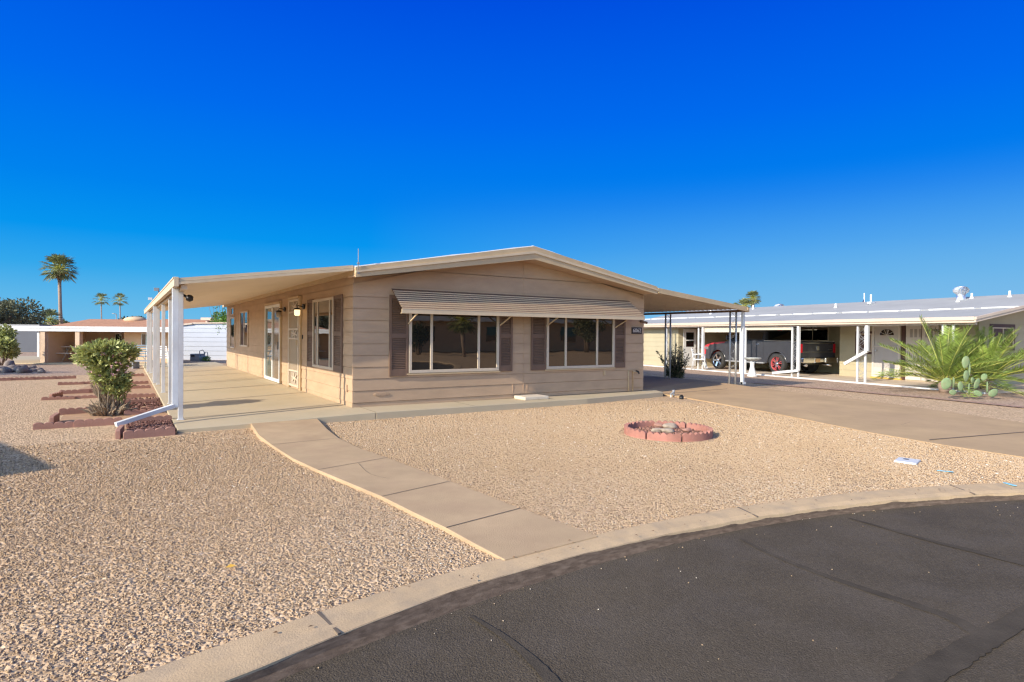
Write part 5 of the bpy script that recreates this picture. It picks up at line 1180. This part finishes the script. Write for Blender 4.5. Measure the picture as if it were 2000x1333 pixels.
mb = MB(); mb.box(-.25,.25,-.25,.25,0,.36); mb.build('case', M['grey'], ac, bevel=.02); mb = MB(); mb.box(-.18,-.02,-.26,-.25,.22,.30); mb.build('grille', M['black'], ac); mb = MB(); mb.tube([(.1,0,.36),(.1,0,.5),(.25,.0,.55),(.33,0,.45),(.33,0,0)], .02, 6); mb.build('pipe', M['grey'], ac)
hr = thing('hose_reel', 'blue grey bucket and hose beside the boxy cooler unit', 'hose reel', LNP(397, 29.6), YAW)
mb = MB(); mb.lathe([(.16,0),(.2,.25),(.19,.26)], (0,0,0), 14); mb.build('bucket', mat('blue bucket', (.16,.24,.30), .5, .1), hr); mb = MB(); mb.tube([(.05,0,.25),(.1,0,.45),(.2,0,.45),(.24,0,.2)], .018, 6); mb.build('handle', M['grey'], hr)
random.seed(31); o = thing('weed', 'small green weed beside the bucket at the white shed wall', 'plant', LNP(404, 29.4)); mb = MB(); leafy(mb, (0,0,.12), (.16,.12,.12), 160, .05, .1, .02); mb.build('foliage', M['grnleaf'], o, recalc=False)
# lawn furniture behind the posts
def lawn_chair(px_, d_, rz, lb, m_): o = chair(LNP(px_, d_), rz, lb, m_, m_); o['group'] = 'lawn chairs behind the patio'; return o
lawn_chair(318, 24, 1.9+YAW, 'white lawn chair glimpsed between the middle patio posts', M['white'])
lawn_chair(330, 23.5, 2.8+YAW, 'white lawn chair just left of the nearest patio post, far behind', M['white'])
lawn_chair(272, 24.5, .4+YAW, 'grey blue lawn chair right of the flowering bush', mat('grey blue plastic', (.34,.42,.45), .5, .1))
o = thing('low_table', 'grey blue low table behind the flowering bush at the last patio post', 'table', LNP(283, 23.2), YAW)
mb = MB(); mb.box(-.45,.4,-.25,.25,.28,.33); mb.build('tabletop', M['grey'], o)
for sx in (-.38, .33):
    mb = MB(); mb.box(sx,sx+.05,-.2,.2,0,.28); mb.build('leg', M['grey'], o)
o = thing('handrail', 'thin dark metal handrail behind the far patio posts', 'railing', LNP(296, 25), YAW)
mb = MB(); mb.tube([(-.65,0,.66),(.45,0,.70)], .018, 6); mb.build('rail', M['grey'], o)
for x_ in (-.6, -.1, .4):
    mb = MB(); mb.tube([(x_,0,0),(x_,0,.68)], .014, 6); mb.build('post', M['grey'], o)
mb = MB(); mb.tube([(-.6,0,.66),(-.1,0,.05)], .012, 6); mb.build('brace', M['grey'], o)
# boulders
random.seed(12)
for k in range(30):
    if k == 0: px_, py_, s = 19, 722, .19
    else: px_ = random.uniform(-20, 84); py_ = random.uniform(720, 729); s = random.uniform(.08, .15)*(1.2 if px_ < 45 else .8)
    q = GZ(px_, py_, 0); mb = MB(); mb.blob((0,0,0), (s*1.3,s,s*(.8 if k else 1.3)), 2, .2); o = mb.build('boulder', M['darkrock'], loc=(q[0], q[1], s*.4)); o.rotation_euler = (0,0,random.uniform(0,6))
    tag(o, 'tall brown boulder standing above the rock pile at far left' if k == 0 else 'grey brown boulder in the low shaded rock pile at far left', 'boulder', None if k == 0 else 'boulders of the shaded rock pile')

# ---------------------------------------------------------------- trees
def bushtree(name, lb, cat, P, h, rad, n, m, trunk=.12, leaf=(.10,.2,.05), clumps=16, base=.3, group=None, seed=1):
    random.seed(seed); o = thing(name, lb, cat, P, 0, group)
    tr = MB(); nb = 6
    for k in range(nb):
        a = k*2*PI/nb; tr.tube([(0,0,0),(0.15*rad[0]*math.cos(a),.15*rad[0]*math.sin(a),h*base*1.2),(.6*rad[0]*math.cos(a),.6*rad[1]*math.sin(a),h*.72)], [trunk,trunk*.6,trunk*.15], 7)
    tr.build('trunk', M['bark'], o, recalc=False)
    mb = MB(); hc = (h*base+h)/2; rz2 = (h-h*base)/2
    for _ in range(clumps):
        q = Vector((random.gauss(0,1), random.gauss(0,1), random.gauss(0,.9))).normalized()*random.uniform(.35,.85)
        leafy(mb, (q.x*rad[0], q.y*rad[1], hc+q.z*rz2), (rad[0]*.38, rad[1]*.38, rz2*.36), n//clumps, leaf[0], leaf[1], leaf[2], up=.1)
    mb.build('crown', m, o, recalc=False); return o
P = LNP(-30, 42); bushtree('shade_tree', 'large grey green tree with spreading crown at the far left edge', 'tree', P, 4.0, (3.0,3.0), 9000, M['treeleaf'], .22, (.12,.28,.06), 26, .25, seed=3)
bushtree('shade_tree', 'lower dark green tree right of the big tree at far left', 'tree', LNP(38, 48), 3.1, (1.7,1.7), 3500, M['treeleaf'], .15, (.12,.26,.06), 14, .2, seed=4)
bushtree('round_shrub', 'low dark shrub crown above the white fascia at far left', 'shrub', LNP(66, 60), 2.45, (1.3,1.3), 1200, M['leafdark'], .1, (.15,.3,.08), 8, .2, seed=6)
bushtree('round_shrub', 'round leafy green shrub at the left edge in front of the slate shed', 'shrub', LNP(2, 24.6), 1.5, (.75,.7), 3000, M['leaf'], .06, (.10,.18,.045), 12, .05, seed=8)
bushtree('green_tree', 'bright green tree rising behind the white shed beside the wall corner', 'tree', LNP(436, 36), 2.75, (1.35,1.35), 3500, M['grnleaf'], .1, (.10,.2,.045), 12, .35, seed=10)
random.seed(14); o = thing('hanging_branch', 'thin drooping branch with sparse leaves before the white shed at the wall corner', 'branch', LNP(432, 27))
mb = MB(); 
for k in range(5): mb.tube([(-.35+k*.1,0,1.95+.1*k),(-.5+.14*k,0,2.6+.05*k),(.35,0,3.0)], .008, 4)
mb.tube([(.4,.5,0),(.35,.2,1.5),(.35,0,3.0)], .04, 6); mb.build('twigs', M['bark'], o, recalc=False)
mb = MB(); leafy(mb, (.05,0,2.75), (.5,.2,.35), 240, .05, .12, .018); leafy(mb, (-.1,0,1.55), (.10,.1,.25), 30, .05, .1, .02); leafy(mb, (.15,0,1.75), (.12,.1,.2), 30, .05, .1, .02); mb.build('foliage', M['grnleaf'], o, recalc=False)

def fan_palm(P, ht, R_, lb, seed, trunk=.22, skirt=True, n=60, group=None):
    random.seed(seed); o = thing('fan_palm', lb, 'palm tree', P, 0, group)
    tr = MB(); tr.tube([(0,0,0),(-.02*ht,0,ht*.5),(-.03*ht,0,ht)], [trunk*1.25,trunk,trunk*.95], 10); tr.build('trunk', M['palmbark'], o, recalc=False)
    lf = MB(); dd_ = MB(); st_ = MB(); C = Vector((-.03*ht,0,ht+R_*.12))
    def frond(mb, az, el, pl, bl, nb=13, spread=2.3):
        d = Vector((math.cos(az)*math.cos(el), math.sin(az)*math.cos(el), math.sin(el))); b0 = C+d*pl
        sd2 = d.cross(Vector((0,0,1))); sd2 = sd2.normalized() if sd2.length > .1 else Vector((1,0,0)); up2 = sd2.cross(d).normalized()
        for i in range(nb):
            a = -spread/2+spread*i/(nb-1)+random.uniform(-.05,.05); dr = (d*math.cos(a)+sd2*math.sin(a)+up2*random.uniform(-.1,.1)).normalized(); L2 = bl*(1-.25*abs(a)/spread)*random.uniform(.85,1.1)
            q = b0+dr*L2; q.z -= L2*.22*(1 if el > -.3 else .5); m_ = b0+dr*L2*.55; w_ = dr.cross(up2).normalized()*L2*.06
            mb.cur = random.random(); mb.poly([b0, m_+w_, q, m_-w_])
        return b0
    for k in range(n):
        az = k*2.399; t = (k+.5)/n; el = math.radians(80-125*t)+random.uniform(-.18,.18); k_ = random.uniform(.8,1.15); b0 = frond(lf, az, el, R_*.50*k_, R_*.52)
        st_.tube([C, b0], .02*R_, 4)
    if skirt:
        for k in range(int(n*.5)):
            az = k*2.399+.5; frond(dd_, az, math.radians(random.uniform(-80,-50)), R_*.2, R_*.42, 7, 1.0)
    lf.build('crown', M['palmleaf'], o, recalc=False); st_.build('frond_stems', M['rachis'], o, recalc=False)
    if skirt: dd_.build('dead_skirt', M['deadleaf'], o, recalc=False)
    return o
fp = lambda px_, d_: LNP(px_, d_)
def ztop_at(py, d_): return CAM[2]+(651-py)/FPX*d_
fan_palm(fp(121, 66), ztop_at(534, 66), 2.0, 'tall fan palm with full crown and bare trunk at left', 40, .17, True, 56)
fan_palm(fp(200, 150), ztop_at(592, 150), 2.2, 'slender distant fan palm, left one of the pair', 41, .13, False, 24, 'pair of distant slender palms')
fan_palm(fp(236.5, 150), ztop_at(592, 150), 2.2, 'slender distant fan palm, right one of the pair', 42, .13, False, 24, 'pair of distant slender palms')
fan_palm(fp(98, 62), ztop_at(634, 62), 1.5, 'low fan palm crown showing above the roof left of the tall palm', 43, .3, False, 34)
fan_palm(fp(1471, 110), ztop_at(578, 110), 1.7, 'fan palm with brown skirt rising above the grey roof by the carport corner', 44, .3, True, 60)
fan_palm(fp(1455, 105), ztop_at(594, 105), 1.7, 'shorter green fan palm left of the skirted palm by the carport corner', 45, .3, False, 50)
fan_palm(fp(1438, 120), ztop_at(596, 120), 1.3, 'small fan palm crown peeking over the carport fascia', 46, .25, False, 26)
bk = [(127,70,629,2.2,'low dark shrub crown right of the tall palm trunk'),(185,90,628,1.8,'bushy dark crown behind the shingle roof left of the pale dome'),(245,95,624,2.8,'dusty green tree behind the shingle roof below the right slender palm'),
      (262,80,622,2.0,'darker round tree behind the shingle roof beside the patio gutter'),(276,90,628,1.4,'small dark tree crown nearest the last patio post'),(332,100,627,2.0,'dark tree top glimpsed between the patio posts'),(377,95,624,.9,'tiny dark tree top above the roof vent behind the white shed'),
      (1312,90,617,1.6,'distant dark tree top framed by the carport posts')]
for i, (px_, d_, py_, r_, lb) in enumerate(bk):
    bushtree('background_tree', lb, 'tree', LNP(px_, d_), max(1.6, ztop_at(py_, d_)), (r_, r_), 1400, M['treeleaf'] if i%2 == 0 else M['leafdark'], .12, (.2,.4,.10), 8, .3, group='trees on the skyline', seed=60+i)
o = thing('street_lamp', 'thin distant street lamp arm against the sky between the slender palms', 'street lamp', LNP(229, 120), YAW)
mb = MB(); zt = ztop_at(617,120); mb.tube([(0,0,0),(-.2,0,zt)], .08, 6); mb.tube([(-.2,0,zt),(-.7,0,zt+.1)], .07, 6); mb.build('pole', M['grey'], o); mb = MB(); mb.box(-1.0,-.6,-.1,.1,zt+.05,zt+.18); mb.build('lamp_head', M['grey'], o)

# ---------------------------------------------------------------- neighbours outside the frame (they cast the shadow at left and show in the window glass)
oh = thing('side_neighbour_home', 'neighbouring home just outside the left edge whose roof corner shades the gravel', 'house', (-8.9, -3.35, 0), .33)
mb = MB(); mb.box(-7.5,-.5,.5,13,0,2.3); mb.build('wall', M['siding'], oh)
mb = MB(); mb.box(-8,0,0,13.5,2.40,2.52); mb.build('roof', M['trim'], oh)
ah = thing('opposite_home', 'beige lap sided home across the street reflected in the front windows', 'house', (24, -31, 0), .1)
mb = MB(lambda p: (p[0], p[1], p[2])); siding(mb, -13, 15, .1, 2.5, .25, .03); mb.build('wall', M['siding'], ah, recalc=False)
mb = MB(); mb.prism([(-14,2.5),(16,2.5),(16,2.65),(1,3.5),(-14,2.65)], -8, .6, 'y'); mb.build('roof', M['roofwhite'], ah)
for x_ in (-9, -3, 4):
    mb = MB(); mb.box(x_,x_+1.6,.05,.09,.9,2.1); mb.build('window', M['glass'], ah)
fan_palm((15.1,-24,0), 2.2, 1.2, 'fan palm across the street reflected in the wide front window', 50, .11, True, 50)
bushtree('shade_tree', 'dark cypress shaped tree across the street reflected in the front windows', 'tree', (13.2,-27,0), 2.9, (.8,.8), 2500, M['leafdark'], .12, (.1,.2,.05), 12, .05, seed=77)
bushtree('shade_tree', 'open branched tree across the street reflected in the right front window', 'tree', (28.0,-27,0), 3.0, (1.3,1.3), 3500, M['treeleaf'], .15, (.1,.2,.05), 12, .3, seed=78)
bushtree('shade_tree', 'spreading tree beyond the left edge that shades the rock pile', 'tree', (-14.0,14.0,0), 3.6, (3.2,2.0), 4000, M['treeleaf'], .2, (.15,.3,.09), 20, .35, seed=79)
